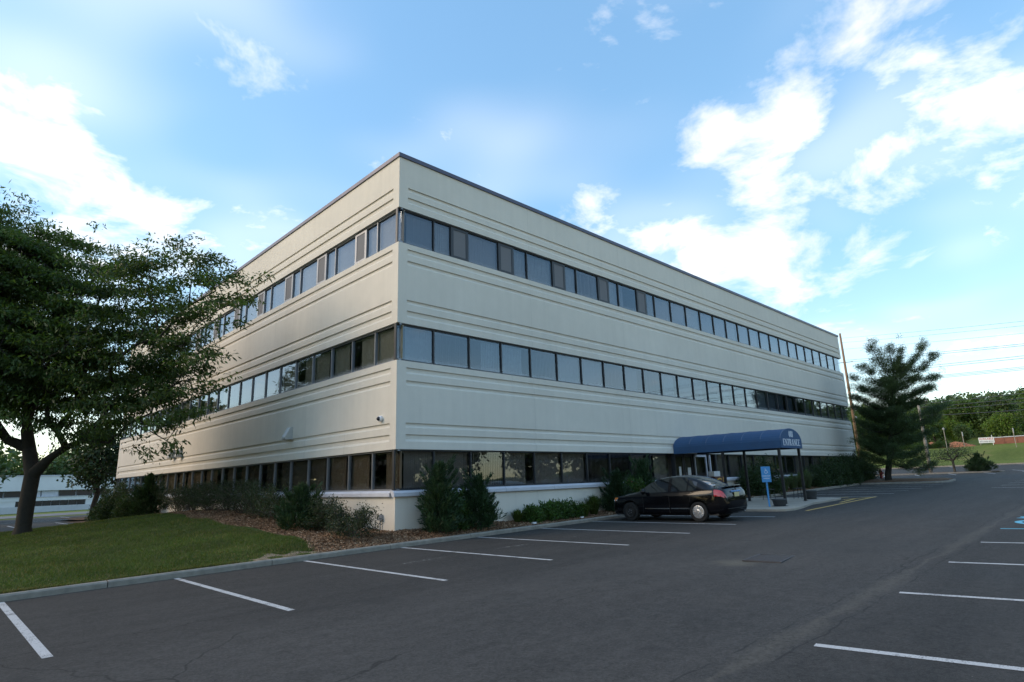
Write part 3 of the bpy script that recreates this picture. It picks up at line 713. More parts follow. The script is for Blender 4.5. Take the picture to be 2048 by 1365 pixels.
# ------------------------------------------------------------------ things at the entrance
def sign_post():
    z = slabz(14.3, -5.15); s = tag(empty('accessible_parking_sign', (14.3, -5.15, z), R(-38)), 'bright blue accessible parking sign on a blue post by the awning', 'sign')
    MB().box(-.03, .03, -.018, .018, 0, 1.30).build('post', M['sign_blue'], s)
    p = MB().box(-.20, .20, -.04, -.019, .96, 1.58).build('panel', M['sign_blue'], s, bevel=.008)
    y = -.0415; k = .72; zs = lambda z: 1.41+(z-1.47)*k
    mb = MB(); mb.tube([(-.02*k, y, zs(1.60)), (-.02*k, y, zs(1.59))], .03*k, 10); mb.tube([(-.02*k, y, zs(1.57)), (-.01*k, y, zs(1.46)), (.07*k, y, zs(1.46)), (.11*k, y, zs(1.37))], .014*k, 6); mb.tube([(-.01*k, y, zs(1.51)), (.06*k, y, zs(1.51))], .012*k, 6)
    mb.tube([(.085*k*math.cos(R(a)), y, zs(1.41)+.085*k*math.sin(R(a))) for a in range(130, 380, 20)], .012*k, 6); mb.build('wheelchair_symbol', M['lettering_white'], s)
    sans('HANDICAP', .052, 'lettering_white', s, (0, y-.001, 1.205), (R(90), 0, 0), width=.33); sans('PARKING', .052, 'lettering_white', s, (0, y-.001, 1.105), (R(90), 0, 0), width=.26)
sign_post()
def planter(x, y, label, r=.36, h=.42, soil=True):
    z = slabz(x, y); o = tag(empty('planter_tub', (x, y, z)), label, 'planter', 'dark tubs on the entrance walk')
    MB().lathe([(r*.80, 0), (r*.84, .02), (r, h-.06), (r*1.06, h-.05), (r*1.06, h), (r*.95, h), (r*.92, h-.05)], 20).build('tub', M['planter_plastic'], o, smooth=True)
    MB().lathe([(r*.93, h-.07), (r*.5, h-.05), (0.0, h-.04)], 14).build('soil', M['mulch_ground'], o)
    MB().lathe([(r*1.15, .002), (r*1.15, .012), (r*.7, .012)], 20).build('saucer', M['black_metal'], o)
    return o
planter(14.7, -5.4, 'low dark round planter tub in front of the blue sign', .27, .29); p2 = planter(19.7, -4.85, 'dark planter tub at the far end of the entrance walk', .25, .40)
def small_table(x, y, label):
    z = slabz(x, y); o = tag(empty('side_table', (x, y, z)), label, 'table', 'small black tables under the awning')
    MB().box(-.28, .28, -.2, .2, .46, .49).build('top', M['black_metal'], o)
    for sx in (-1, 1):
        for sy in (-1, 1): MB().tube([(sx*.27, sy*.19, 0), (sx*.24, sy*.16, .46)], .014, 6).build('leg', M['black_metal'], o)
small_table(19.6, -2.9, 'small black metal table beside the bush at the walk'); small_table(20.3, -4.1, 'small black metal stand nearer the planter tub')
def drop_box():
    o = tag(empty('parcel_drop_box', (18.75, -.62, slabz(18.75, -.6))), 'brown parcel drop box with yellow swoosh beside the entrance doors', 'drop box')
    MB().box(-.55, .55, -.3, .3, 0, 1.2).build('cabinet', M['brown_box'], o, bevel=.02)
    MB().box(-.28, .35, -.12, .2, 1.2, 1.46).build('header', M['paper'], o, bevel=.008)
    mb = MB(); P = [(-.40, 1.00), (-.34, 1.08), (-.15, 1.13), (.05, 1.10), (.12, 1.04), (-.1, 1.06), (-.3, 1.02)]
    mb.add([(x, -.306, z) for x, z in P]+[(x, -.301, z) for x, z in P], [tuple(range(7)), tuple(range(13, 6, -1))]); mb.build('swoosh', M['gold_trim'], o)
    P = [(.25, 1.12), (.30, 1.16), (.38, 1.175), (.46, 1.16), (.51, 1.12), (.50, .95), (.38, .86), (.26, .95)]
    mb = MB(); mb.add([(x, -.306, z) for x, z in P]+[(x, -.301, z) for x, z in P], [tuple(range(8)), tuple(range(15, 7, -1))]); sh = mb.build('shield', M['gold_trim'], o)
    P2 = [(.38+(x-.38)*.7, 1.03+(z-1.03)*.6-.02) for x, z in P]
    MB().add([(x, -.309, z) for x, z in P2]+[(x, -.3062, z) for x, z in P2], [tuple(range(8)), tuple(range(15, 7, -1))]).build('shield_field', M['brown_box'], sh)
    MB().box(-.45, .2, -.32, -.30, .70, .86).build('chute', M['car_trim'], o)
drop_box()
def standpipe():
    o = tag(empty('fire_department_connection', (20.9, -.02, 1.05)), 'grey twin outlet fire connection on the base wall by the walk', 'pipe fitting')
    MB().tube([(0, 0, 0), (0, -.22, 0)], .055, 10).build('pipe', M['galvanised'], o)
    for s in (-1, 1): MB().tube([(0, -.20, 0), (s*.12, -.34, -.02)], [.05, .045], 10).build('outlet', M['galvanised'], o); 
    MB().lathe([(.09, -.03), (.09, -.015)], 14, 'y').build('flange', M['galvanised'], o)
standpipe()
def ud_box():
    zb = float(bed(-.1, .75)); o = tag(empty('utility_box', (0, .72, zb)), 'small grey utility box on a conduit at the corner base', 'utility box')
    MB().tube([(-.05, 0, -.1), (-.05, 0, .30)], .018, 6).build('conduit', M['galvanised'], o); MB().box(-.12, .005, -.07, .07, .28, .45).build('box', M['galvanised'], o, bevel=.01)
ud_box()
def wall_light(y, z, label):
    o = tag(empty('wall_light', (0, y, z)), label, 'wall light', 'wedge lights on the left face')
    P = [(0, .26), (-.10, .26), (-.30, -.12), (-.30, -.20), (0, -.20)]
    MB().add([(x, -.17, z) for x, z in P]+[(x, .17, z) for x, z in P], [tuple(range(5)), tuple(range(9, 4, -1))]+[(i, (i+1) % 5, 5+(i+1) % 5, 5+i) for i in range(5)]).build('housing', M['fixture_grey'], o, bevel=.012)
    MB().box(-.27, -.03, -.14, .14, -.215, -.201).build('lens', M['dark_lens'], o)
wall_light(7.5, 3.75, 'grey wedge wall light on the left face, nearest the corner'); wall_light(23.2, 3.75, 'grey wedge wall light on the left face behind leaves, far one'); wall_light(21.8, 3.75, 'grey wedge wall light on the left face behind leaves, second')
def dome_cam():
    o = tag(empty('security_camera', (0, .83, 3.74)), 'white dome security camera on the left face near the corner', 'camera')
    MB().lathe([(.10, 0), (.10, -.06), (.085, -.11)], 16, 'x').build('housing', M['white_plastic'], o, smooth=True)
    MB().lathe([(.07, -.11), (.065, -.14), (.04, -.17), (0, -.18)], 14, 'x').build('dome', M['dark_lens'], o, smooth=True)
dome_cam()

# ------------------------------------------------------------------ car
def build_car():
    ST = np.array([  # y, zbottom, w, belt, xrail, zrail, ztop
     ( 2.285, .30, .50, .62, .36, .64, .66), ( 2.25, .24, .64, .68, .48, .70, .72), ( 2.15, .20, .76, .73, .60, .77, .80), ( 1.95, .19, .84, .79, .68, .84, .87),
     ( 1.60, .19, .885, .85, .72, .90, .945), ( 1.25, .19, .89, .895, .74, .945, .995), ( 1.00, .19, .89, .92, .76, .985, 1.03), ( .80, .19, .89, .935, .745, 1.11, 1.145),
     ( .55, .19, .89, .95, .705, 1.26, 1.29), ( .25, .19, .89, .96, .655, 1.385, 1.425), (-.10, .19, .89, .97, .625, 1.435, 1.485), (-.45, .19, .89, .98, .615, 1.45, 1.505),
     (-.85, .19, .89, .995, .61, 1.43, 1.485), (-1.15, .19, .89, 1.005, .605, 1.375, 1.425), (-1.45, .19, .888, 1.015, .615, 1.255, 1.295), (-1.72, .195, .88, 1.02, .64, 1.115, 1.15),
     (-1.88, .20, .87, 1.02, .665, 1.06, 1.09), (-2.08, .22, .84, 1.00, .68, 1.05, 1.085), (-2.18, .25, .80, .96, .66, 1.03, 1.075), (-2.245, .29, .74, .86, .60, .90, .93), (-2.285, .34, .66, .66, .50, .68, .70)])
    yy = np.concatenate([np.linspace(2.285, 1.9, 12)[:-1], np.linspace(1.9, -1.7, 62)[:-1], np.linspace(-1.7, -2.285, 20)])
    S = np.stack([np.interp(-yy, -ST[:, 0], ST[:, k]) for k in range(1, 7)], 1)
    ker = np.array([.25, .5, .25])
    for it in range(2):
        Sm = S.copy(); Sm[1:-1] = .25*S[:-2]+.5*S[1:-1]+.25*S[2:]; S = Sm
    secs = []
    for (zb, w, belt, xr, zr, zt) in S:
        P = [(0, zb), (.6*w, zb), (.90*w, zb+.02), (.965*w, zb+.10), (.99*w, .5*(zb+.16)+.18), (w, .52), (w*.995, .5*(belt+.60)), (w*.975, belt-.05), (w*.945, belt), 
             (.945*w+(xr-.945*w)*.25, belt+(zr-belt)*.28), (.945*w+(xr-.945*w)*.5, belt+(zr-belt)*.55), (.945*w+(xr-.945*w)*.78, belt+(zr-belt)*.82), (xr, zr), (xr*.9, zr+(zt-zr)*.35), (xr*.7, zr+(zt-zr)*.66), (xr*.4, zr+(zt-zr)*.91), (0, zt)]
        P = [(max(x, 0), min(z, zt)) for x, z in P]; secs.append(P)
    n = len(secs[0]); V = []; F = []; FM = []
    full = 2*n-2
    for y, P in zip(yy, secs):
        loop = [(x, z) for x, z in P]+[(-x, z) for x, z in reversed(P[1:-1])]
        V += [(x, y, z) for x, z in loop]
    def cls(j, yc, xc, zc):
        r = j if j < n-1 else full-1-j
        ax = abs(xc)
        if 8 <= r <= 11:
            if .74 > yc > -.22: return 1
            if -.32 > yc > -.93: return 1
            if -.97 > yc > -1.30 and r <= 10: return 1
            return 0
        if r >= 12:
            if .93 > yc > .28 and r >= 13: return 2
            if -1.17 > yc > -1.76 and r >= 13: return 3
            return 0
        if yc < -1.93 and .80 < zc < 1.005 and ax > .47 and r >= 5: return 4 if zc < .91 or ax > .75 else 5
        if yc > 1.93 and .66 < zc < .80 and ax > .40 and r >= 5: return 6
        return 0
    ns = len(yy)
    for i in range(ns-1):
        for j in range(full):
            a, b, c, d = i*full+j, i*full+(j+1) % full, (i+1)*full+(j+1) % full, (i+1)*full+j
            F.append((a, d, c, b)); q = [V[k] for k in (a, b, c, d)]
            FM.append(cls(j, sum(p[1] for p in q)/4, sum(p[0] for p in q)/4, sum(p[2] for p in q)/4))
    F.append(tuple(range(full))); FM.append(0); F.append(tuple((ns-1)*full+k for k in reversed(range(full)))); FM.append(0)
    mats = ['car_paint', 'car_glass', 'car_glass', 'car_glass', 'lamp_red', 'lamp_clear', 'lamp_clear', 'car_trim']
    me = mesh_from('car_shell', V, F, [M[m] for m in mats], FM, True)
    tmp = bpy.data.objects.new('tmp', me); COL.objects.link(tmp); cuts = []
    for y in (1.36, -1.325):
        for s in (-1, 1):
            c = MB().lathe([(.375, s*.62), (.375, s*1.1)] if s > 0 else [(.375, -1.1), (.375, -.62)], 28, 'x', (0, y, .335), 0)
            c.m = [7]*len(c.f); co = bpy.data.objects.new('cut', c.mesh('cut', [M[m] for m in mats])); COL.objects.link(co); cuts.append(co)
            bo = tmp.modifiers.new('b', 'BOOLEAN'); bo.operation = 'DIFFERENCE'; bo.object = co; bo.solver = 'EXACT'; bo.material_mode = 'INDEX'
    dg = bpy.context.evaluated_depsgraph_get(); dg.update()
    me2 = bpy.data.meshes.new_from_object(tmp.evaluated_get(dg))
    bpy.data.objects.remove(tmp)
    for c in cuts: bpy.data.objects.remove(c)
    mn = mats
    x0, y0 = 9.02, -4.12
    car = tag(empty('parked_car', (x0, y0, pl(x0, y0)+.004)), 'black four door sedan parked nose in beside the entrance walk', 'car')
    car.rotation_euler = (math.atan(-.0092), -math.atan(.015), 0)
    def sub(sel, name, parent, mat):
        vs = {}; V = []; F = []
        for p in me2.polygons:
            if sel(p):
                f = []
                for vi in p.vertices:
                    if vi not in vs: vs[vi] = len(V); V.append(tuple(me2.vertices[vi].co))
                    f.append(vs[vi])
                F.append(f)
        if not F: return None
        m = mesh_from(name, V, F, [M[k] for k in (mat if isinstance(mat, list) else [mat])], None, True)
        return link(name, m, parent)
    M0 = lambda p: p.material_index
    body = sub(lambda p: mn[M0(p)] in ('car_paint',), 'body', car, 'car_paint')
    sub(lambda p: mn[M0(p)] == 'car_trim', 'wheel_well', car, 'car_trim')
    cx = lambda p: p.center
    for s in (-1, 1):
        sub(lambda p: M0(p) == 1 and p.center.x*s > 0 and p.center.y > -.27, 'front_window', car, 'car_glass')
        sub(lambda p: M0(p) == 1 and p.center.x*s > 0 and -.27 > p.center.y > -.95, 'rear_side_window', car, 'car_glass')
        sub(lambda p: M0(p) == 1 and p.center.x*s > 0 and p.center.y < -.95, 'quarter_window', car, 'car_glass')
        tl = sub(lambda p: M0(p) == 4 and p.center.x*s > 0, 'tail_light', car, 'lamp_red'); sub(lambda p: M0(p) == 5 and p.center.x*s > 0, 'reverse_lens', tl, 'lamp_clear')
        hl = sub(lambda p: M0(p) == 6 and p.center.x*s > 0, 'headlight', car, 'lamp_clear')
        MB().box(s*.80-.012, s*.80+.012, 1.90, 2.05, .68, .80).build('side_marker', M['lamp_amber'], hl, bevel=.01)
        for y0_, y1_ in ((.72, -.27), (-.33, -1.02)): MB().box(s*.893-.008, s*.893+.008, y1_, y0_, .41, .445).build('door_moulding', M['chrome'], car)
        for y_ in (-.12, -.92): MB().box(s*.878-.022, s*.878+.022, y_-.09, y_+.09, .83, .86).build('door_handle', M['car_paint'], car, bevel=.01)
        for y_, za, zb_ in ((.78, .27, .92), (-.27, .27, .95), (-1.06, .62, .98)): MB().box(s*.8895-.004, s*.8895+.003, y_-.004, y_+.004, za, zb_-.12).build('door_seam', M['car_trim'], car)
        mb = MB(); mb.lathe([(.0, -.07), (.07, -.05), (.10, 0), (.10, .03), (0, .035)], 12, 'y', (s*1.0, .66, 1.0)); mb.box(s*.90-.06, s*.90+.06, .63, .68, .94, .98); mb.build('mirror', M['car_paint'], car, smooth=True)
    sub(lambda p: M0(p) == 2, 'windscreen', car, 'car_glass'); sub(lambda p: M0(p) == 3, 'rear_window', car, 'car_glass')
    MB().box(-.16, .16, -2.292, -2.27, .76, .90).build('licence_plate', M['plate_yellow'], car, bevel=.004)
    MB().box(-.30, .30, -2.278, -2.23, .905, .955).build('plate_garnish', M['plate_blue'], car, bevel=.01)
    MB().lathe([(.045, -2.262), (.045, -2.245)], 14, 'y', (0, 0, .995)).build('badge', M['chrome'], car)
    P = [(-.62, -2.13, 1.085), (-.45, -2.17, 1.115), (0, -2.19, 1.122), (.45, -2.17, 1.115), (.62, -2.13, 1.085)]
    mb = MB(); mb.add([(x, y-.05, z-.012) for x, y, z in P]+[(x, y-.045, z+.012) for x, y, z in P]+[(x, y+.12, z) for x, y, z in P]+[(x, y+.12, z-.03) for x, y, z in P], [(i, i+1, 6+i, 5+i) for i in range(4)]+[(5+i, 6+i, 11+i, 10+i) for i in range(4)]+[(i, 15+i, 16+i, i+1) for i in range(4)]); mb.build('spoiler', M['car_paint'], car)
    mb = MB(); mb.box(-.68, .68, -2.29, -2.255, .40, .415); mb.build('bumper_seam', M['car_trim'], car)
    MB().tube([(.55, -2.24, .27), (.55, -2.05, .27)], .03, 8).build('exhaust', M['galvanised'], car)
    MB().box(-.8, .8, -2.0, 2.0, .20, .26).build('underbody', M['car_trim'], car)
    for y in (1.36, -1.325):
        for s in (-1, 1):
            hub = not (y > 0 and s < 0); tx = s*.79
            wh = MB().lathe([(.20, -.06), (.295, -.105), (.315, -.085), (.318, 0), (.315, .085), (.295, .105), (.20, .06)], 32, 'x', (tx, y, .318)).build('wheel', M['tyre_rubber'], car, smooth=True)
            if hub:
                rim = MB(); rim.lathe([(.205, s*.085), (.205, s*.10), (.185, s*.104), (.175, s*.09)] if s > 0 else [(.175, s*.09), (.185, s*.104), (.205, s*.10), (.205, s*.085)], 32, 'x', (tx, y, .318))
                rim.lathe([(.09, s*.075), (.085, s*.115), (.05, s*.122), (0, s*.122)] if s > 0 else [(0, s*.122), (.05, s*.122), (.085, s*.115), (.09, s*.075)], 24, 'x', (tx, y, .318))
                for k in range(14):
                    a = 2*math.pi*k/14; da = .14
                    q = [(tx+s*(.104 if r > .1 else .112), y+r*math.cos(a+e), .318+r*math.sin(a+e)) for r, e in ((.08, -da*1.2), (.08, da*1.2), (.182, da), (.182, -da))]
                    q2 = [(x-s*.02, yy_, zz) for x, yy_, zz in q]; rim.add(q+q2, [(0, 1, 2, 3), (7, 6, 5, 4), (0, 4, 5, 1), (1, 5, 6, 2), (2, 6, 7, 3), (3, 7, 4, 0)])
                rim.build('hubcap', M['hubcap_silver'], wh); MB().lathe([(.20, s*.06), (0, s*.065)], 20, 'x', (tx, y, .318)).build('rim', M['steel_wheel'], wh)
            else:
                MB().lathe([(0, -.10), (.05, -.105), (.12, -.075), (.17, -.085), (.20, -.112), (.205, -.07)], 28, 'x', (tx, y, .318)).build('rim', M['steel_wheel'], wh, smooth=True)
                for k in range(5): MB().lathe([(.012, -.112), (.012, -.08)], 6, 'x', (tx, y+.06*math.cos(k*1.257), .318+.06*math.sin(k*1.257))).build('wheel_nut', M['galvanised'], wh)
    return car
build_car()

# ------------------------------------------------------------------ vegetation helpers
def unit(v): return v/np.maximum(np.linalg.norm(v, axis=-1, keepdims=True), 1e-9)
def leaves(C, Dv, k, spread, L, W, rg, bias=.6, droop=0.0):
    """k leaf blades round each centre C (N,3) heading about Dv; returns (N*k,4,3)"""
    N = len(C); C = np.repeat(C, k, 0); D = np.repeat(Dv, k, 0)
    base = C+rg.normal(0, spread, (N*k, 3)); d = unit(unit(rg.normal(0, 1, (N*k, 3)))+D*bias+np.array([0, 0, -droop]))
    s = unit(np.cross(d, rg.normal(0, 1, (N*k, 3)))); l = L*rg.uniform(.6, 1.35, (N*k, 1)); w = W*rg.uniform(.7, 1.3, (N*k, 1))
    nrm = np.cross(d, s)
    return np.stack([base, base+d*l*.45+s*w+nrm*w*.3, base+d*l, base+d*l*.45-s*w+nrm*w*.3], 1)
def skeleton(root_pts, root_r, targets, rg, step=.7, up=.12, back=.75):
    """grow limbs from a trunk polyline to target points; returns nodes, parents"""
    nodes = [np.array(p, float) for p in root_pts]; par = [-1]+list(range(len(root_pts)-1)); dist = [0.0]
    for i in range(1, len(nodes)): dist.append(dist[-1]+np.linalg.norm(nodes[i]-nodes[i-1]))
    fork = nodes[-1]; first = max(1, len(nodes)//2)
    T = targets[np.argsort(np.linalg.norm(targets-fork, axis=1))]; ends = []
    for t in T:
        A = np.array(nodes[first:]); dd = np.linalg.norm(A-t, axis=1); cost = dd+.32*np.array(dist[first:])
        low = A[:, 2] > t[2]+.25*dd; cost = cost+low*dd*.6
        j = int(np.argmin(cost))+first; a = nodes[j]; L = np.linalg.norm(t-a); n = max(1, int(L/step)); p = j
        for i in range(1, n+1):
            f = i/n; q = a+(t-a)*f+np.array([0, 0, up*L*math.sin(math.pi*f)])+(rg.normal(0, .05*step, 3) if i < n else 0)
            nodes.append(q); par.append(p); dist.append(dist[p]+np.linalg.norm(q-nodes[p])); p = len(nodes)-1
        ends.append(p)
    cnt = np.zeros(len(nodes)); 
    for e in ends: cnt[e] += 1
    for i in range(len(nodes)-1, 0, -1): cnt[par[i]] += cnt[i]
    return np.array(nodes), par, cnt, ends
def limb_mesh(nodes, par, cnt, rtrunk, rtip, mat, ns=6, expo=.5, nroot=3, flare=1.35, name='trunk', rmin=0.0):
    tot = cnt[0]; rad = np.maximum(rtip, rtrunk*(cnt/tot)**expo); rad[0] = rtrunk*flare
    V = []; F = []
    for i in range(1, len(nodes)):
        p = par[i]
        if rad[i] < rmin: continue
        a, b = nodes[p], nodes[i]; d = b-a; l = np.linalg.norm(d)
        if l < 1e-5: continue
        d = d/l; u = np.cross(d, [0, 0, 1.0] if abs(d[2]) < .95 else [1.0, 0, 0]); u = u/np.linalg.norm(u); w = np.cross(d, u)
        m = ns*2 if rad[i] > .12 else (ns if rad[i] > .03 else 4); k0 = len(V)
        ra = rad[p] if (rad[p] < rad[i]*2.0 or p < nroot) else rad[i]*1.35
        for cc, rr in ((a, ra), (b+d*rad[i]*.2, rad[i])):
            for k in range(m):
                an = 2*math.pi*k/m; V.append(cc+(u*math.cos(an)+w*math.sin(an))*rr)
        for k in range(m): F.append((k0+k, k0+(k+1) % m, k0+m+(k+1) % m, k0+m+k))
    return mesh_from(name, V, F, [mat], None, True)
def in_lobes(lobes, n, rg, shell=.35):
    vol = np.array([l[3]**2*l[4] for l in lobes]); pick = rg.choice(len(lobes), n, p=vol/vol.sum()); L = np.array(lobes)[pick]
    d = unit(rg.normal(0, 1, (n, 3))); r = rg.uniform(shell, 1, (n, 1))**.45
    return L[:, :3]+d*r*np.stack([L[:, 3], L[:, 3], L[:, 4]], 1)

# ------------------------------------------------------------------ big shade tree on the lawn
def big_tree():
    rg = np.random.default_rng(11)
    LB = [(-10.05, 16.37, 10.45, 3.4, 3.0), (-9.67, 16.12, 12.14, 2.2, 1.9), (-7.62, 14.68, 10.32, 2.5, 2.0), (-5.75, 11.75, 9.3, 2.1, 1.65), (-4.47, 7.68, 9.21, 1.5, 1.40), (-3.97, 5.29, 8.31, 1.05, .98), (-3.75, 3.95, 7.68, .55, .36), (-7.87, 14.62, 7.04, 3.1, 1.8), (-5.74, 11.2, 6.72, 2.5, 1.7), (-4.33, 8.48, 6.44, 1.5, 1.6), (-4.4, 7.8, 4.33, 1.0, .92), (-4.58, 7.62, 3.3, .6, .48), (-6.46, 12.49, 5.05, 2.2, .85), (-9.79, 16.74, 6.6, 3.0, 1.8), (-4.07, 6.01, 6.59, .55, .8), (-6.0, 11.6, 4.0, 1.1, .6), (-5.2, 9.6, 4.9, 1.3, .9), (-9.5, 20.5, 8.6, 3.2, 3.0), (-12.5, 18.5, 9.0, 3.0, 3.0), (-7.0, 19.0, 7.6, 2.6, 2.2)]
    base = np.array([-7.12, 16.2, float(bed(-7.12, 16.2))-.1])
    trunk = [base, base+[0, 0, .35], base+[.0, .0, 1.1], base+[.02, -.02, 1.9], base+[.04, -.04, 2.45]]
    f = trunk[-1]
    T0 = np.array([f+[-1.7, 1.0, 1.5], f+[-.5, -.1, 2.4], f+[1.3, -1.6, 1.3], f+[2.0, -2.4, 2.2], f+[-.4, 1.1, 1.9], f+[-2.6, 1.6, 2.6]])
    targets = np.concatenate([T0, in_lobes(LB, 900, rg)])
    tr = tag(empty('shade_tree', tuple(base)), 'large dark leafy shade tree standing on the lawn, branches reaching the building', 'tree')
    N, par, cnt, ends = skeleton(trunk, .27, targets, rg, .75, .10)
    me = limb_mesh(N-base, par, cnt, .275, .012, M['bark'], 6, .46); link('trunk', me, tr)
    # twigs and leaf sprays
    E = N[np.array(ends)]; out = unit(E-np.array([-7.3, 15.2, 7.0])); TW = []; k = 10
    tw = np.repeat(E, k, 0)+rg.normal(0, .50, (len(E)*k, 3))*np.array([1, 1, .42]); od = np.repeat(out, k, 0)
    mids = in_lobes(LB, 2600, rg, .5); allc = np.concatenate([tw, mids]); alld = np.concatenate([od, unit(mids-np.array([-7.3, 15.2, 7.0]))])
    ph = .5*np.sin(.8*allc[:, 0]+.3)+.5*np.sin(.7*allc[:, 1]); lay = (np.round(allc[:, 2]/.95+ph)-ph)*.95
    allc = allc.copy(); allc[:, 2] += .72*(lay-allc[:, 2])
    q = allc; nz = np.sin(1.9*q[:, 0]+.7*q[:, 2])*np.sin(2.1*q[:, 1]+1.3)*np.sin(2.9*q[:, 2]+.5*q[:, 0])+.5*np.sin(4.3*q[:, 0]+1)*np.sin(3.9*q[:, 1])*np.sin(5.3*q[:, 2]); sub = nz > -.40+.1*rg.normal(size=len(q)); allc, alld = allc[sub], alld[sub]
    lv = leaves(allc, alld, 24, np.array([.19, .19, .10]), .20, .030, rg, .8, .6)
    link('crown', quads('crown', lv-base, M['leaf_ash']), tr)
big_tree()

# ------------------------------------------------------------------ generic broadleaf tree (shared by copies)
def make_tree(name, h, rad, seed, leafmat, ntar=120, nleaf=9, leaf=(.34, .11), trunk_r=.18, crown0=.28, barkmat='bark', loose=1.0):
    rg = np.random.default_rng(seed); lob = []
    for i in range(11):
        a = rg.uniform(0, 6.28); z = h*rg.uniform(crown0+.12, .86); rr = rad*math.sqrt(max(.1, 1-((z/h-.55)/.5)**2))*rg.uniform(.35, .62)
        lob.append((math.cos(a)*rr, math.sin(a)*rr, z, rad*rg.uniform(.32, .5), rad*rg.uniform(.28, .42)))
    lob.append((0, 0, h*.88, rad*.35, h*.12)); lob.append((0, 0, h*.6, rad*.5, h*.2))
    T = in_lobes(lob, ntar, rg); T[:, 2] = np.clip(T[:, 2], h*crown0, h)
    trunk = [np.array(p) for p in ((0, 0, -.2), (0, 0, h*.12), (.03*h*rg.normal(), .03*h*rg.normal()*.3, h*.26), (0.02*h*rg.normal(), 0, h*.45))]
    N, par, cnt, ends = skeleton(trunk, trunk_r, T, rg, 1.0, .08)
    tm = limb_mesh(N, par, cnt, trunk_r, .015, M[barkmat], 5, .5, rmin=.016)
    E = N[np.array(ends)]; c = np.concatenate([E, np.repeat(E, 4, 0)+rg.normal(0, rad*.12, (len(E)*4, 3))])
    lv = leaves(c, unit(c-np.array([0, 0, h*.5])), nleaf, rad*.075*loose, leaf[0], leaf[1], rg, .6, .25)
    cm = quads('crown', lv, M[leafmat]); return name, tm, cm
def place_tree(proto, x, y, z, s=1.0, rz=0.0, label=None, group=None, cat='tree', crown=None):
    o = empty(proto[0], (x, y, z), rz); o.scale = (s, s, s*1.0); tag(o, label, cat, group)
    link('trunk', proto[1], o); c = link('crown', proto[2], o)
    return o
tA = make_tree('deciduous_tree', 13, 5.2, 21, 'leaf_far', 130, 9, (.62, .20), .26)
tB = make_tree('deciduous_tree', 12, 4.6, 22, 'leaf_fardark', 120, 9, (.60, .20), .24)
tC = make_tree('deciduous_tree', 11, 5.0, 23, 'leaf_light', 110, 8, (.55, .18), .22, .2)
tE = make_tree('deciduous_tree', 10, 5.4, 25, 'leaf_fardark', 130, 9, (.75, .26), .24, .06)
tD = make_tree('deciduous_tree', 8.5, 3.4, 24, 'leaf_dark', 130, 10, (.30, .09), .22, .30)
zt = lambda x, y: float(terr(x, y))

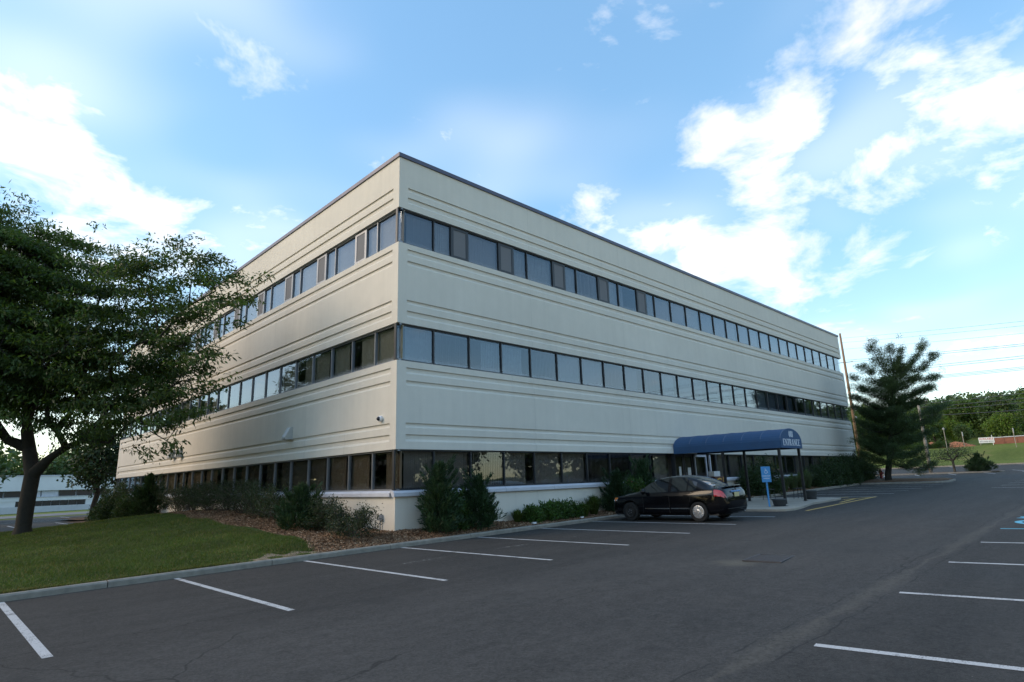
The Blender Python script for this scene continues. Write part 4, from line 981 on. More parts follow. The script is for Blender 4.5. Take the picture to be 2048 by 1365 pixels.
# ------------------------------------------------------------------ pine on the end island
def pine():
    rg = np.random.default_rng(3)
    BR = [((40.97, -3.16, 3.04), (39.45, -1.63, 2.93)), ((40.89, -3.32, 3.76), (39.13, -1.62, 3.84)), ((40.82, -3.48, 4.48), (39.06, -1.9, 4.92)), ((40.74, -3.65, 5.21), (38.49, -1.87, 6.52)), ((40.67, -3.81, 5.93), (38.59, -2.16, 7.09)), ((40.57, -3.95, 6.65), (38.33, -2.26, 8.18)), ((40.49, -4.11, 7.37), (38.66, -2.87, 9.06)), ((40.42, -4.27, 8.09), (38.89, -3.61, 10.6)), ((40.37, -4.4, 8.63), (39.88, -4.5, 10.38)), ((40.37, -4.46, 8.81), (40.58, -5.1, 10.13)), ((40.44, -4.3, 8.09), (41.64, -6.26, 10.48)), ((40.49, -4.23, 7.73), (42.35, -6.73, 9.8)), ((40.62, -4.0, 6.65), (42.67, -6.55, 8.28)), ((40.67, -3.87, 6.11), (42.58, -6.3, 7.82)), ((40.77, -3.67, 5.2), (43.58, -6.74, 6.16)), ((40.85, -3.51, 4.48), (42.75, -5.7, 5.48)), ((40.92, -3.35, 3.76), (42.86, -5.43, 4.33)), ((41.0, -3.12, 2.86), (42.86, -4.93, 2.78)), ((41.07, -2.96, 2.14), (43.3, -5.08, 1.94)), ((41.07, -2.96, 2.14), (39.63, -1.57, 2.2)), ((41.05, -3.05, 2.5), (42.51, -4.47, 2.44)), ((40.72, -3.74, 5.57), (41.93, -5.26, 6.59)), ((40.79, -3.58, 4.84), (39.55, -2.61, 5.62)), ((40.87, -3.41, 4.12), (42.15, -4.65, 4.07)), ((40.95, -3.25, 3.4), (39.99, -2.32, 3.44))]
    base = np.array([41.19, -2.68, .80]); top = np.array([40.3, -4.6, 9.6])
    axis = lambda z: base+(top-base)*np.clip((z-base[2])/(top[2]-base[2]), 0, 1)
    o = tag(empty('pine_tree', tuple(base)), 'tall shaggy dark pine with upswept branch tips on the mulched island', 'tree')
    for z in np.linspace(2.4, 8.6, 26):                   # limbs towards and away from the road
        a = R(44)+rg.choice([0, math.pi])+rg.uniform(-.75, .75); L = rg.uniform(1.0, 2.5)*(1.15-.55*(z-2)/8)
        s = axis(z); BR.append((tuple(s), tuple(s+np.array([math.cos(a)*L, math.sin(a)*L, .42*L*rg.uniform(.2, 1)]))))
    mb = MB(); mb.tube([base-[0, 0, .3], base+[0, 0, .4], axis(3), axis(5.5), axis(8), top], [.30, .22, .18, .13, .08, .03], 10)
    cen = []; dirs = []
    for a, b in BR:
        a = axis(a[2]); b = np.array(b); L = np.linalg.norm(b-a); pts = []
        for f in np.linspace(0, 1, 7): pts.append(a+(b-a)*f-np.array([0, 0, .14*L*math.sin(math.pi*f)]))
        mb.tube(pts, list(np.linspace(.055, .012, 7)), 5)
        dd = unit(b-a); nb = int(11+L*13)
        for f in rg.uniform(.22, 1.0, nb):
            q = a+(b-a)*f-np.array([0, 0, .14*L*math.sin(math.pi*f)]); side = unit(np.cross(dd, [0, 0, 1.0]))
            for m in range(3):
                off = side*rg.normal(0, .50*(1.05-f*.55))+np.array([0, 0, rg.uniform(-.16, .34)])+dd*rg.normal(0, .22)
                if math.sin(q[0]*5.1+off[0]*7)*math.sin(q[1]*4.7+off[1]*6)*math.sin(q[2]*6.3) < -.18: continue
                cen.append(q+off); dirs.append(unit(dd*.7+off*.8+np.array([0, 0, .45])))
        for m in range(5): cen.append(b+rg.normal(0, .12, 3)); dirs.append(unit(dd*.5+np.array([0, 0, 1.1])))
    mb.build('trunk', M['bark'], o, loc=tuple(-base), smooth=True)
    cen = np.array(cen); dirs = np.array(dirs); ph = .4*np.sin(1.1*cen[:, 0])+.4*np.sin(1.3*cen[:, 1]); cen[:, 2] += np.where(cen[:, 2] < 8.6, .6, .15)*((np.round(cen[:, 2]/.8+ph)-ph)*.8-cen[:, 2])
    lv = leaves(cen, dirs, 40, .12, .17, .010, rg, 1.0)
    link('crown', quads('crown', lv-base, M['needle_pine']), o)
pine()

# ------------------------------------------------------------------ shrubs
def shrub(kind, x, y, z, h, r, seed, label, group=None, name='shrub', lean=0.0, ztop=None):
    rg = np.random.default_rng(seed); o = tag(empty(name, (x, y, z)), label, 'shrub', group)
    if kind == 'juniper':
        n = int(230*h*max(r, .4)/.8); f = rg.uniform(.03, 1, n); prof = np.clip(np.sin(np.clip(f*1.05+.14, 0, 1)*math.pi)**.75, .08, 1)*(1-.45*f)
        a = rg.uniform(0, 6.28, n); bumps = 1+.38*np.sin(a*3+f*9+seed)+.25*np.sin(a*5-f*17); rr = r*prof*np.sqrt(rg.uniform(.15, 1, n))*bumps*.85
        c = np.stack([np.cos(a)*rr+lean*f, np.sin(a)*rr, f*h*.95], 1); d = unit(np.stack([np.cos(a)*.8, np.sin(a)*.8, .75+f*.8], 1))
        lv = leaves(c, d, 24, .065, .17, .013, rg, 1.4); mat = 'needle_juniper'
        # a few long spiky leaders
        tips = []
        for i in range(int(24*h)):
            a_ = rg.uniform(0, 6.28); f_ = rg.uniform(.1, .95); rr_ = r*(1-.55*f_)*.85; st = np.array([math.cos(a_)*rr_+lean*f_, math.sin(a_)*rr_, f_*h]); dv = unit(np.array([math.cos(a_), math.sin(a_), .7+f_])); 
            for s in np.linspace(0, rg.uniform(.12, .42), 6): tips.append((st+dv*s, dv))
        tc = np.array([t[0] for t in tips]); td = np.array([t[1] for t in tips]); lv = np.concatenate([lv, leaves(tc, td, 14, .022, .11, .010, rg, 2.2)])
        mb = MB(); mb.tube([(0, 0, -.15), (lean*.2, 0, h*.3), (lean*.7, 0, h*.8)], [.05, .035, .01], 6)
    elif kind == 'twiggy':
        ns = 26; mb = MB(); c = []; 
        for i in range(ns):
            a = rg.uniform(0, 6.28); el = rg.uniform(.25, 1.15); L = h/max(math.sin(el), .55)*rg.uniform(.75, 1.05); L = min(L, 1.25*max(h, r)); dv = np.array([math.cos(a)*math.cos(el)*r/h, math.sin(a)*math.cos(el)*r/h, math.sin(el)])
            p0 = rg.normal(0, .05, 3)*[1, 1, 0]; p1 = p0+dv*L*.45+rg.normal(0, .03, 3); p2 = p0+dv*L*.95; mb.tube([p0-[0, 0, .1], p1, p2], [.014, .010, .005], 4, cap=False)
            for t in np.linspace(.5, 1.08, 6):
                for m in range(2): q = p0+dv*L*t+rg.normal(0, .085, 3); c.append(q); mb.tube([p0+dv*L*(t-.14), q], [.005, .003], 3, cap=False)
        c = np.array(c); c[:, 2] = np.clip(c[:, 2], .1, h*1.03); lv = leaves(c, unit(c+[0, 0, -.2*h]), 17, .065, .050, .016, rg, .8); mat = 'leaf_holly'
    elif kind == 'round':
        n = int(420*r*r*h/.25); n = min(max(n, 130), 1500); d = unit(rg.normal(0, 1, (n, 3))); d[:, 2] = np.abs(d[:, 2])*1.0; rr = rg.uniform(.45, 1, (n, 1))**.5*(1+.16*np.sin(d[:, :1]*7+seed)+.12*np.sin(d[:, 1:2]*9))
        c = d*rr*np.array([r, r, h*.95]); c[:, 2] += .04; lv = leaves(c, d, 14, .06, .10, .026, rg, .9); mat = 'leaf_azalea'
        mb = MB()
        for i in range(6): a = rg.uniform(0, 6.28); mb.tube([(0, 0, -.1), (math.cos(a)*r*.5, math.sin(a)*r*.5, h*.6)], [.015, .006], 4)
    elif kind == 'loose':
        n = int(650*r*r*h); d = unit(rg.normal(0, 1, (n, 3))); d[:, 2] = np.abs(d[:, 2]); rr = rg.uniform(.3, 1.08, (n, 1))**.6*(1+.22*np.sin(d[:, :1]*6+seed))
        c = d*rr*np.array([r, r, h]); lv = leaves(c, unit(d+[0, 0, .6]), 13, .09, .115, .021, rg, 1.0); mat = 'leaf_dark'
        mb = MB()
        for i in range(9): a = rg.uniform(0, 6.28); mb.tube([(0, 0, -.1), (math.cos(a)*r*.6, math.sin(a)*r*.6, h*.7)], [.025, .008], 4)
    elif kind == 'grass':
        n = int(220*r/.3); a = rg.uniform(0, 6.28, n); sp = rg.uniform(.05, 1, n); b = np.stack([np.cos(a)*r*.25*sp, np.sin(a)*r*.25*sp, 0*a], 1); L = h*rg.uniform(.7, 1.2, n)
        mid = b+np.stack([np.cos(a)*r*.45*sp, np.sin(a)*r*.45*sp, L*.75], 1); tip = b+np.stack([np.cos(a)*r*1.2*sp, np.sin(a)*r*1.2*sp, L*(1-.35*sp)], 1); s = np.stack([-np.sin(a), np.cos(a), 0*a], 1)*.011
        lv = np.concatenate([np.stack([b-s, b+s, mid+s, mid-s], 1), np.stack([mid-s, mid+s, tip+s*.1, tip-s*.1], 1)]); mat = 'blade_tall' if seed % 2 else 'blade'
        link('blades', quads('blades', lv, M[mat]), o); return o
    link('foliage', quads('foliage', lv, M[mat]), o)
    mb.build('stems', M['twig'] if kind == 'twiggy' else M['bark'], o)
    return o
bz = lambda x, y: float(bed(x, y))
# right face bed
shrub('juniper', 1.15, -.72, bz(1.15, -.72), 2.05, .62, 1, 'tall pointed juniper nearest the building corner on the right face', None, 'juniper_shrub', -.05)
shrub('round', 1.98, -.5, bz(1.98, -.5), 1.1, .34, 2, 'mid green rounded shrub between the two pointed junipers', None, 'shrub')
shrub('juniper', 2.75, -.72, bz(2.75, -.7), 1.62, .66, 3, 'broad pointed juniper second from the building corner', None, 'juniper_shrub', -.1)
for i, (x, h, r) in enumerate(((5.35, .42, .38), (6.1, .50, .44), (6.85, .53, .42), (7.5, .48, .42))):
    shrub('round', x, -.55, bz(x, -.55), h, r, 10+i, ['low leafy azalea at the corner end of its row before the car', 'low leafy azalea second in the row before the car', 'low leafy azalea third in the row before the car', 'low leafy azalea nearest the car in its row'][i], 'azaleas along the right face')
shrub('grass', 4.75, -.4, bz(4.75, -.4), .42, .38, 20, 'small grass tuft left of the azalea row', 'grass tufts along the right face', 'grass_tuft')
shrub('grass', 7.95, -.75, bz(7.95, -.75), .50, .50, 22, 'grass tuft between the azaleas and the taller tuft', 'grass tufts along the right face', 'grass_tuft')
shrub('grass', 8.75, -.6, bz(8.75, -.6), .72, .55, 24, 'taller grass tuft in front of the car nose', 'grass tufts along the right face', 'grass_tuft')
shrub('juniper', 10.3, -.62, bz(10.3, -.6), 1.55, .70, 5, 'dark shrub behind the front of the black car', None, 'juniper_shrub')
o = shrub('round', 11.5, -.55, bz(11.5, -.5), 1.15, .6, 6, 'flowering bush with pale pink blossoms behind the car windscreen', None, 'flowering_shrub')
rgf = np.random.default_rng(8); dd = unit(rgf.normal(0, 1, (70, 3))); dd[:, 2] = np.abs(dd[:, 2]); link('blossom', quads('blossom', leaves(dd*np.array([.62, .62, 1.15]), dd, 4, .03, .05, .02, rgf, .5), M['flower_pink']), o)
shrub('juniper', 12.4, -.5, bz(12.4, -.5), 2.0, .62, 7, 'taller dark shrub behind the car roof, left of the doors', None, 'juniper_shrub')
b2 = lambda x, y: float(bed2(x, y))
shrub('loose', 22.6, -.75, b2(22.6, -.8), 1.5, .75, 31, 'dark loose bush behind the blue sign', None, 'shrub')
shrub('loose', 24.6, -.7, b2(24.6, -.8), 1.75, .8, 32, 'tall dark loose bush seen between the awning posts', None, 'shrub')
for i, (x, h, r) in enumerate(((26.9, .9, .6), (28.2, .95, .65), (29.5, 1.0, .7), (30.6, 1.15, .6))):
    shrub('grass', x, -.75, b2(x, -.75), h, r, 41+2*i, ['ornamental grass clump just right of the awning posts', 'ornamental grass clump second right of the awning posts', 'ornamental grass clump third right of the awning posts', 'tallest ornamental grass clump beside the long hedge'][i], 'ornamental grasses by the base wall', 'grass_clump')
for i, (x, y, h, r) in enumerate(((32.6, -.55, 1.1, .8), (34.4, -.6, 1.35, .9), (36.4, -.6, 1.5, 1.0), (38.6, -.55, 1.65, 1.05), (40.8, -.3, 1.8, 1.05), (43.0, -.3, 1.9, 1.05))):
    shrub('loose', x, y, b2(x, y), h, r, 51+i, ['hedge bush beside the ornamental grass', 'second bush of the hedge along the base wall', 'third bush of the hedge along the base wall', 'fourth bush of the hedge along the base wall', 'fifth bush of the hedge along the base wall', 'last bush of the hedge at the far building end'][i], 'hedge along the far base wall', 'hedge_bush')
# left face bed
shrub('twiggy', -1.40, .05, bz(-1.4, .05), .74, .62, 61, 'open twiggy holly bush nearest the building corner, light shoots on top', None, 'holly_bush')
shrub('twiggy', -1.15, 2.3, bz(-1.15, 2.3), .85, .60, 62, 'twiggy holly bush just right of the dark spruce shrub', 'holly bushes along the left face', 'holly_bush')
o = shrub('juniper', -1.55, 2.95, bz(-1.55, 2.95), 1.25, .80, 63, 'dense dark dwarf spruce on the mulch before the left face', None, 'spruce_shrub')
for i, (x, y, h, r) in enumerate(((-1.2, 4.9, 1.05, .85), (-1.2, 6.7, 1.1, .9), (-1.2, 8.6, 1.1, .9), (-1.2, 10.5, 1.1, .95), (-1.2, 12.6, 1.1, .95), (-1.2, 14.9, 1.1, 1.0), (-1.2, 17.2, 1.05, 1.0))):
    shrub('twiggy', x, y, bz(x, y), h, r, 71+i, ['first twiggy holly of the row left of the dwarf spruce', 'second twiggy holly of the row left of the dwarf spruce', 'third twiggy holly of the row left of the dwarf spruce', 'fourth twiggy holly of the row left of the dwarf spruce', 'fifth twiggy holly of the row left of the dwarf spruce', 'sixth twiggy holly of the row left of the dwarf spruce', 'last twiggy holly of the row, next to the green cone'][i], 'holly bushes along the left face', 'holly_bush')
shrub('juniper', -1.6, 21.0, bz(-1.6, 21.0), 2.1, .95, 81, 'yellow green cone shaped evergreen at the far end of the left face', None, 'cone_evergreen')
shrub('loose', -1.2, 25.0, bz(-1.2, 25), 1.5, .95, 82, 'tall dark bush beyond the green cone at the building end', None, 'shrub')
shrub('loose', -1.3, 29.0, bz(-1.3, 29), 1.9, 1.05, 83, 'tall dark bush at the left end of the building', None, 'shrub')
shrub('loose', -1.0, 33.5, bz(-1.0, 33.5), 1.8, 1.0, 84, 'dark bush beside the second tree trunk', None, 'shrub')

# island plants far right
sm = make_tree('small_tree', 2.6, 1.75, 33, 'leaf_holly', 80, 9, (.09, .025), .10, .52, 'bark_grey', 1.5); 
o = place_tree(sm, 66.0, -2.5, pl(66, -2.5)+.1, 1.0, 0, 'small spreading ornamental tree with grey trunk on the far lot island'); o.scale = (1.15, 1.15, 1.0)
shrub('juniper', 65.8, -4.6, pl(65.8, -4.6)+.1, 1.75, 1.45, 91, 'wide spiky dark juniper beside the small tree on the far island', None, 'juniper_shrub')

# ------------------------------------------------------------------ second tree and left background
place_tree(tD, .2, 45.5, pl(.2, 45.5)+.1, .95, .4, 'second tree with a dark trunk just past the left end of the building')
place_tree(tD, -13.5, 44.0, pl(-13.5, 44), 1.15, 1.5, 'leafy tree at the left picture edge behind the big shade tree')
for i, (x, y, s, p) in enumerate(((-22, 70, .8, tB), (-9, 128, .95, tA), (3, 132, .8, tB), (14, 130, .9, tC), (25, 134, .95, tB), (36, 128, .85, tA), (-22, 130, 1.0, tB), (48, 132, .9, tB), (-3, 127, .9, tE), (8, 127, .95, tE), (19, 128, .9, tE))):
    place_tree(p, x, y, zt(x, y), s, i*1.3, ['tree at the left edge across the lot', 'tree behind the white building, left of the big trunk', 'dark tree behind the white building roof', 'light green tree behind the white building roof', 'dark tree behind the white building near the office end', 'tree behind the white building hidden by the office', 'tree behind the far left of the white building', 'tree behind the right end of the white building', 'dense low crown behind the white building, left of the trunk gap', 'dense low crown behind the white building seen past the trunk', 'dense low crown behind the white building by the second tree'][i], 'trees behind the white building')
def white_building():
    o = tag(empty('white_building', (0, 112, -1.1)), 'low white clad building with dark window strips across the road', 'building')
    z = lambda a: a+1.1
    MB().box(-40, 45, 0, 14, -.8, z(-.05)).build('base_wall', M['cladding_grey'], o)
    MB().box(-40, 45, -.02, 14, z(-.05)+.85, z(1.45)).build('wall', M['cladding_white'], o)
    MB().box(-40, 45, -.15, 14, z(2.45), z(4.75)).build('wall', M['cladding_white'], o)
    MB().box(-40.2, 45.2, -.25, 14.2, z(4.75), z(4.95)).build('roof', M['sill_metal'], o)
    MB().box(-40, 45, .5, 13.9, z(1.45), z(2.45)).build('core', M['cladding_grey'], o); MB().box(-40, 45, .3, 13.9, z(-.05), z(.8)).build('core', M['cladding_grey'], o)
    MB().box(-40, 45, -.12, -.021, z(1.38), z(1.46)).build('ledge', M['sill_metal'], o)
    x = -39.0; k = 0
    while x < 44:
        MB().box(x, x+2.2, .2, .49, z(1.46), z(2.44)).build('window', M['far_glass'] if k % 5 not in (2, 3) else M['sill_metal'], o); x += 2.4; k += 1
    for x in np.arange(-38, 44, 1.18):
        if int((x+38)/4.72) % 3 != 1 or 5 < x < 10: MB().box(x, x+1.08, .1, .29, z(-.05), z(.79)).build('window', M['far_glass'], o)
        else: MB().box(x, x+1.18, .05, .29, z(-.05), z(.79)).build('wall_panel', M['cladding_white'], o)
    for x in (-33, -20, -7.5, 1.5, 12, 24): MB().tube([(x, -.2, -.6), (x, -.2, z(4.7))], .06, 6).build('downpipe', M['cladding_grey'], o)
white_building()
def util_pole(x, y, z, h, r, label, mat='pole_wood', arms=(), name='utility_pole', gear=False):
    o = tag(empty(name, (x, y, z)), label, 'utility pole'); rr = random.Random(int(x*7))
    MB().tube([(0, 0, -.3), (0, 0, h*.5), (0, 0, h)], [r, r*.85, r*.6], 12).build('shaft', M[mat], o, smooth=True)
    for zz, L, az in arms:
        c, s = math.cos(az), math.sin(az)
        MB().tube([(-c*L/2, -s*L/2, zz), (c*L/2, s*L/2, zz)], .07, 6).build('crossarm', M[mat], o)
        for t in (-.45, 0, .45): MB().lathe([(.05, 0), (.07, .05), (.04, .1), (.06, .16), (0, .2)], 8, 'z', (c*L*t, s*L*t, zz+.06)).build('insulator', M['insulator'], o)
    if gear:
        MB().lathe([(.0, 0), (.28, .02), (.28, .8), (.0, .86)], 12, 'z', (.35, -.45, h*.40)).build('transformer', M['insulator'], o); MB().lathe([(.0, 0), (.2, .02), (.2, .5), (0, .55)], 12, 'z', (.3, -.4, h*.33)).build('transformer', M['insulator'], o)
        MB().tube([(.0, 0, h*.22), (.25, -.2, h*.25), (.2, -.3, h*.33)], .04, 5).build('conduit', M['wire_metal'], o)
    return o
util_pole(130, 24.45, zt(130, 24.4), 30.9-zt(130, 24.4), .33, 'tall brown wooden power pole right beside the far building corner', 'pole_wood', ((24.4-zt(130, 24.4), 3.2, 1.9),), gear=True)
util_pole(73, 1.0, pl(73, 1.0), 8.75, .20, 'grey weathered utility pole on the far lot between pine and small tree', 'pole_grey', ((8.2, 2.0, 2.0),))
util_pole(15, 70, pl(15, 66)-.2, 8.0, .14, 'dark utility pole left of the second tree trunk', 'pole_grey')
util_pole(6.2, 69, pl(6, 66)-.2, 8.5, .20, 'pale utility pole beside the big tree trunk in the distance', 'pole_grey')
WR = [([130.0, 24.38, 29.8], [95.0, -14.55, 20.81]), ([130.0, 24.52, 28.81], [95.0, -14.44, 20.23]), ([130.0, 24.34, 27.32], [95.0, -14.26, 19.22]), ([130.0, 24.0, 24.81], [95.0, -14.02, 17.91]), ([130.0, 24.02, 24.41], [95.0, -13.97, 17.67]), ([130.0, 24.32, 22.0], [95.0, -13.74, 16.41]), ([130.0, 24.36, 21.68], [95.0, -13.67, 16.05]), ([130.0, 24.35, 19.71], [95.0, -13.48, 14.99]), ([130.0, 24.39, 19.5], [95.0, -13.44, 14.78]), ([130.0, 24.42, 19.29], [95.0, -13.4, 14.57])]
WN = ['topmost', 'second', 'third', 'fourth', 'fifth', 'sixth', 'seventh', 'eighth', 'ninth', 'tenth']
def wire(a, b, r, label, group, sag=.35):
    a, b = np.array(a), np.array(b); e = a+(b-a)*1.9; P = [a+(e-a)*t-np.array([0, 0, sag*4*t*(1-t)]) for t in np.linspace(0, 1, 15)]
    tag(MB().tube([tuple(p) for p in P], r, 5).build('power_line', M['wire_metal']), label, 'wire', group)
for i, (a, b) in enumerate(WR): wire(a, b, .020 if i < 3 else .032, WN[i]+' power line from the top, strung from the tall pole across the right sky', 'power lines of the tall pole', .5)
for i, (a, b) in enumerate([([73.0, 0.86, 9.0], [60.0, -13.82, 8.29]), ([73.0, 0.95, 8.6], [60.0, -13.72, 7.78]), ([73.0, 0.9, 8.2], [60.0, -13.65, 7.39]), ([73.0, 0.91, 7.6], [60.0, -12.32, 6.7])]):
    wire(a, b, .030, ['upper', 'second', 'third', 'lowest'][i]+' dark cable running right from the grey pole before the trees', 'cables of the grey pole', .25)
def hydrant():
    x, y = 43.6, -1.6; o = tag(empty('fire_hydrant', (x, y, isl_h(x, y)+.02)), 'small red fire hydrant left of the pine trunk', 'hydrant')
    MB().lathe([(.15, 0), (.15, .05), (.11, .07), (.11, .50), (.14, .52), (.14, .56), (.11, .60), (.07, .70), (.03, .74), (.03, .80), (0, .80)], 16).build('barrel', M['hydrant_red'], o, smooth=True)
    for dx, dy in ((1, 0), (-1, 0), (0, -1)): MB().tube([(dx*.1, dy*.1, .42), (dx*.20, dy*.20, .42)], [.06, .065], 10).build('outlet', M['hydrant_red'], o)
hydrant()
# grass bank with the available sign
def avail():
    x, y = 146, 5.06; z = zt(x, y); o = tag(empty('available_sign', (x, y, z), R(-76)), 'white AVAILABLE board with red letters on the grassy bank', 'sign')
    zc = 6.76-z
    MB().box(-1.27, 1.27, -.06, 0, zc-.57, zc+.57).build('board', M['sign_white'], o)
    MB().box(-1.1, -1.0, .001, .1, -.3, zc+.5).build('post', M['pole_grey'], o); MB().box(.95, 1.05, .001, .1, -.3, zc+1.0).build('post', M['sign_white'], o)
    sans('AVAILABLE', .40, 'sign_red', o, (0, -.066, zc+.25), (R(90), 0, 0), width=2.3); sans('973-942-4500', .27, 'sign_black', o, (0, -.066, zc-.29), (R(90), 0, 0), width=2.2)
avail()
def lamp_post(x, y, h, label):
    o = tag(empty('street_lamp', (x, y, zt(x, y))), label, 'street lamp'); MB().tube([(0, 0, -.2), (0, 0, h)], .07, 6).build('post', M['pole_grey'], o); MB().lathe([(.0, 0), (.18, .05), (.2, .35), (.0, .5)], 10, 'z', (0, 0, h)).build('lantern', M['insulator'], o)
lamp_post(140, 10.9, 4.2, 'short lamp post with pale lantern on the bank under the trees')
def post(x, y, h, label):
    o = tag(empty('sign_post', (x, y, zt(x, y))), label, 'post'); MB().box(-.06, .06, -.06, .06, -.2, h).build('shaft', M['pole_grey'], o); MB().box(-.3, .3, -.1, -.061, h-.9, h).build('plate', M['cladding_grey'], o)
post(140, -.1, 3.6, 'slim pale post right of the available sign'); post(146, 8.9, 3.0, 'slim sign post left of the available sign')
# low brick wall on the bank
bw = tag(empty('brick_wall', (0, 0, 0)), 'low red brick wall with pale coping at the top of the bank', 'wall')
for i in range(13):
    y = -22+i*2.05; z = zt(150, y); MB().box(149.7, 150.0, y, y+2.0, z-.4, z+1.15).build('panel', M['brick_red'], bw); MB().box(149.6, 150.1, y-.02, y+2.02, z+1.15, z+1.3).build('coping', M['sill_metal'], bw)
for i, (x, y, r, h) in enumerate(((147, 10.5, 3.4, 1.3), (148, 15, 3.0, 1.5))):
    V = []; F = []; n = 20
    rg_ = np.random.default_rng(i)
    for k in range(6):
        f = k/5; rr = r*(1-f**1.6); 
        for a in range(n): an = 6.283*a/n; V.append((x+rr*.4*math.cos(an), y+rr*math.sin(an)*(1+.1*math.sin(3*an+i)), zt(x, y)-.3+h*f+.05*rg_.normal()))
    for k in range(5):
        for a in range(n): F.append((k*n+a, k*n+(a+1) % n, (k+1)*n+(a+1) % n, (k+1)*n+a))
    tag(link('clay_bank', mesh_from('clay_bank', V, F, [M['clay_bank']], None, True)), ['patch of bare red clay on the bank left of the sign', 'patch of bare red clay behind the grey pole'][i], 'clay bank')
for i, (x, y, h, r) in enumerate(((146, 13, 1.3, 1.6), (146, 16.5, 1.4, 1.9), (147, 20, 1.3, 1.8))):
    shrub('round', x, y, zt(x, y), h, r, 95+i, ['low hedge bush on the bank nearest the clay', 'low hedge bush in the middle of the bank hedge', 'low hedge bush on the bank behind the grey pole'][i], 'hedge bushes on the bank', 'hedge_bush')

# trees on the bank and hill
BK = [(152, 3, .62, tC, 'bright green tree right behind the available sign'), (150, 9.5, .38, tB, 'small dark tree left of the available sign'), (156, -3, .70, tA, 'green tree above the brick wall at the right edge'), (132, -6.5, .42, tC, 'light green tree at the right picture edge'),
      (160, 12, .62, tC, 'light green tree behind the low hedge'), (158, 18, .70, tA, 'green tree behind the grey pole'), (165, 24, .85, tB, 'dark tree behind the pine on its right'), (160, 31, .85, tA, 'green tree behind the pine'), (158, 38, .9, tB, 'dark tree behind the pine on its left'), (168, 44, 1.0, tA, 'tree beside the tall pole behind the pine'),
      (178, 6, 1.0, tB, 'dark crown on the hill above the sign'), (182, -2, 1.05, tA, 'crown on the hill at the right edge'), (180, 14, .95, tA, 'crown on the hill left of the sign'), (186, 21, 1.05, tB, 'dark crown on the hill beyond the grey pole'), (176, 31, .95, tC, 'light crown on the hill behind the pine'), (190, -9, 1.1, tB, 'dark crown rising at the far right of the hill'), (170, -6, .9, tC, 'light crown above the right end of the brick wall')]
for i, (x, y, s, p, lb) in enumerate(BK): place_tree(p, x, y, zt(x, y)-.2, s, i*2.1, lb, 'trees on the grassy bank and hill')
def forest():
    rg = np.random.default_rng(77); LBS = []
    for i in range(420):
        if rg.uniform() < .7: x, y = rg.uniform(195, 330), rg.uniform(-60, 120)
        else: x, y = rg.uniform(-80, 110), rg.uniform(150, 240)
        s = rg.uniform(3.2, 5.5); LBS.append((x, y, float(terr(x, y))+s*1.35, s, s*1.25))
    c = in_lobes(LBS, 30000, rg, .6); ctr = unit(rg.normal(0, 1, c.shape)); lv = leaves(c, unit(ctr+[0, 0, .5]), 4, .5, 1.1, .42, rg, .5)
    tag(link('forest', quads('forest', lv, M['leaf_fardark'])), 'distant wooded hillside closing the view', 'forest', None, 'stuff')
forest()
# trees across the lot behind the camera's right shoulder and left of the lawn (seen in the window reflections)
ORD = ['first', 'second', 'third', 'fourth', 'fifth', 'sixth', 'seventh', 'eighth', 'ninth', 'tenth', 'eleventh', 'twelfth', 'thirteenth', 'fourteenth', 'fifteenth', 'sixteenth', 'seventeenth', 'eighteenth', 'nineteenth', 'twentieth']
for i in range(20):
    x = -12+i*9+i*i*.28; y = -43-2.0*(i % 3); sc = .62+.052*i
    place_tree(tE, x, y, zt(x, y), sc, i*1.7, ORD[i]+' tree of the row across the lot, seen only mirrored in the right face windows', 'trees across the parking lot')
for i, (x, y, sc) in enumerate(((-17, 30, .8), (-20, 44, .95), (-10.5, 57, 1.05), (-15, 65, 1.1), (-34, 44, 1.1), (-38, 60, 1.2), (-45, 74, 1.3), (-30, 84, 1.2), (-44, 30, 1.2), (-46, 17, 1.1), (-45, 4, 1.2), (-47, -9, 1.1), (-44, -22, 1.2), (-46, -34, 1.1))):
    place_tree((tB, tE)[i % 2], x, y, zt(x, y), sc, i*1.1, ORD[i]+' tree left of the lawn, seen only mirrored in the left face windows', 'trees left of the lawn')

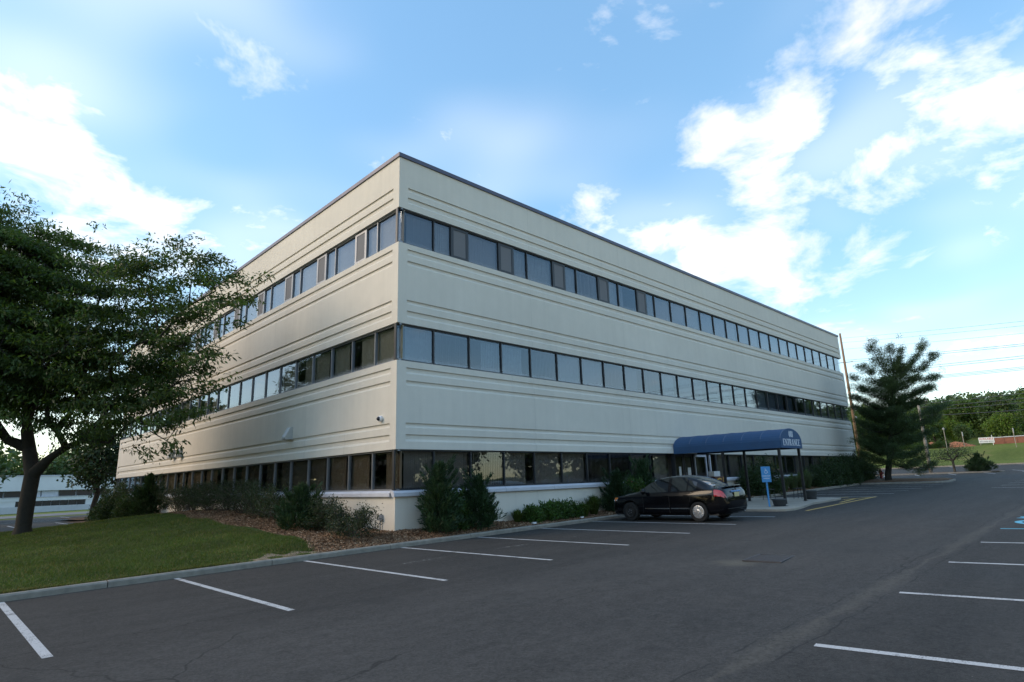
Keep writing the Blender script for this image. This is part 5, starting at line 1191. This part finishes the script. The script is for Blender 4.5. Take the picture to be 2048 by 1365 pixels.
# ------------------------------------------------------------------ grass blades and wood chips
def grass_field():
    rg = np.random.default_rng(9); n = 210000
    y = -1.22+26*rg.uniform(0, 1, n)**1.7; x = -12.5+9.8*rg.uniform(0, 1, n)
    b = xb(y)+rg.normal(0, .06, n); keep = (x < b) & ~((x > -4.9) & (y < -.72-.3*np.abs(rg.normal(0, .3, n))) & (rg.uniform(0, 1, n) > .12))
    x, y = x[keep], y[keep]; n = len(x); z = bed(x, y)
    hgt = rg.uniform(.03, .075, n)*(1+.25*np.sin(x*1.7+y*.9)); a = rg.uniform(0, 6.28, n); w = rg.uniform(.005, .010, n)
    base = np.stack([x, y, z-.004], 1); s = np.stack([np.cos(a)*w, np.sin(a)*w, 0*a], 1); ln = rg.normal(0, .5, (n, 2))*hgt[:, None]; tip = base+np.stack([ln[:, 0], ln[:, 1], hgt], 1)
    tri = np.stack([base-s, base+s, tip], 1)
    dry = (rg.uniform(0, 1, n) < .05+.16*smooth01((np.sin(x*1.1+.6*y)*np.sin(y*.9-.4*x)-.1)/.5)+.5*np.exp(-(y+1.2)/.25)*.8)
    tag(link('grass', quads('grass', tri[~dry], M['blade'], 3)), 'mown green grass blades of the front lawn', 'grass', None, 'stuff')
    tag(link('dry_grass', quads('dry_grass', tri[dry], M['blade_dry'], 3)), 'straw coloured dry blades along the lawn edge', 'grass', None, 'stuff')
grass_field()
def chips(n, sampler, hf, seed):
    rg = np.random.default_rng(seed); x, y = sampler(rg, n); z = hf(x, y)+rg.uniform(0, .022, n); c = np.stack([x, y, z], 1)
    d = unit(np.stack([rg.normal(0, 1, n), rg.normal(0, 1, n), rg.normal(0, .3, n)], 1)); s = unit(np.cross(d, np.stack([rg.normal(0, .35, n), rg.normal(0, .35, n), np.ones(n)], 1))); L = rg.uniform(.012, .045, (n, 1)); w = rg.uniform(.006, .016, (n, 1))
    return np.stack([c-d*L-s*w, c+d*L-s*w*.7, c+d*L+s*w, c-d*L+s*w*.8], 1)
def samp_left(rg, n):
    y = -1.2+22*rg.uniform(0, 1, n)**1.6; b = xb(y); x = b+(0-b)*rg.uniform(0, 1, n); return x, y
def samp_right(rg, n): return rg.uniform(0, 12.8, n), rg.uniform(-1.22, 0, n)
cv = np.concatenate([chips(46000, samp_left, lambda x, y: bed(x, y)-.004, 1), chips(22000, samp_right, bed, 2), chips(9000, lambda r, n: (r.uniform(21.3, 38.9, n), r.uniform(-1.22, 0, n)), bed2, 3)])
tag(link('wood_chips', quads('wood_chips', cv, M['wood_chip'])), 'brown shredded wood chips covering the planting beds', 'wood chips', None, 'stuff')
for i, (x, y) in enumerate(((7.45, -1.05), (4.95, -1.0))):
    P = [(-.09, -.05), (.02, -.08), (.1, -.02), (.07, .06), (-.05, .07)]
    tag(MB().prism(P, 0, lambda a, b: .03+.25*abs(a)).build('paper_scrap', M['paper'], None, (x, y, bz(x, y)+.015)), ['white paper scrap on the mulch by the azaleas, nearer the car', 'white paper scrap on the mulch at the corner end of the azaleas'][i], 'litter', 'paper scraps on the mulch')
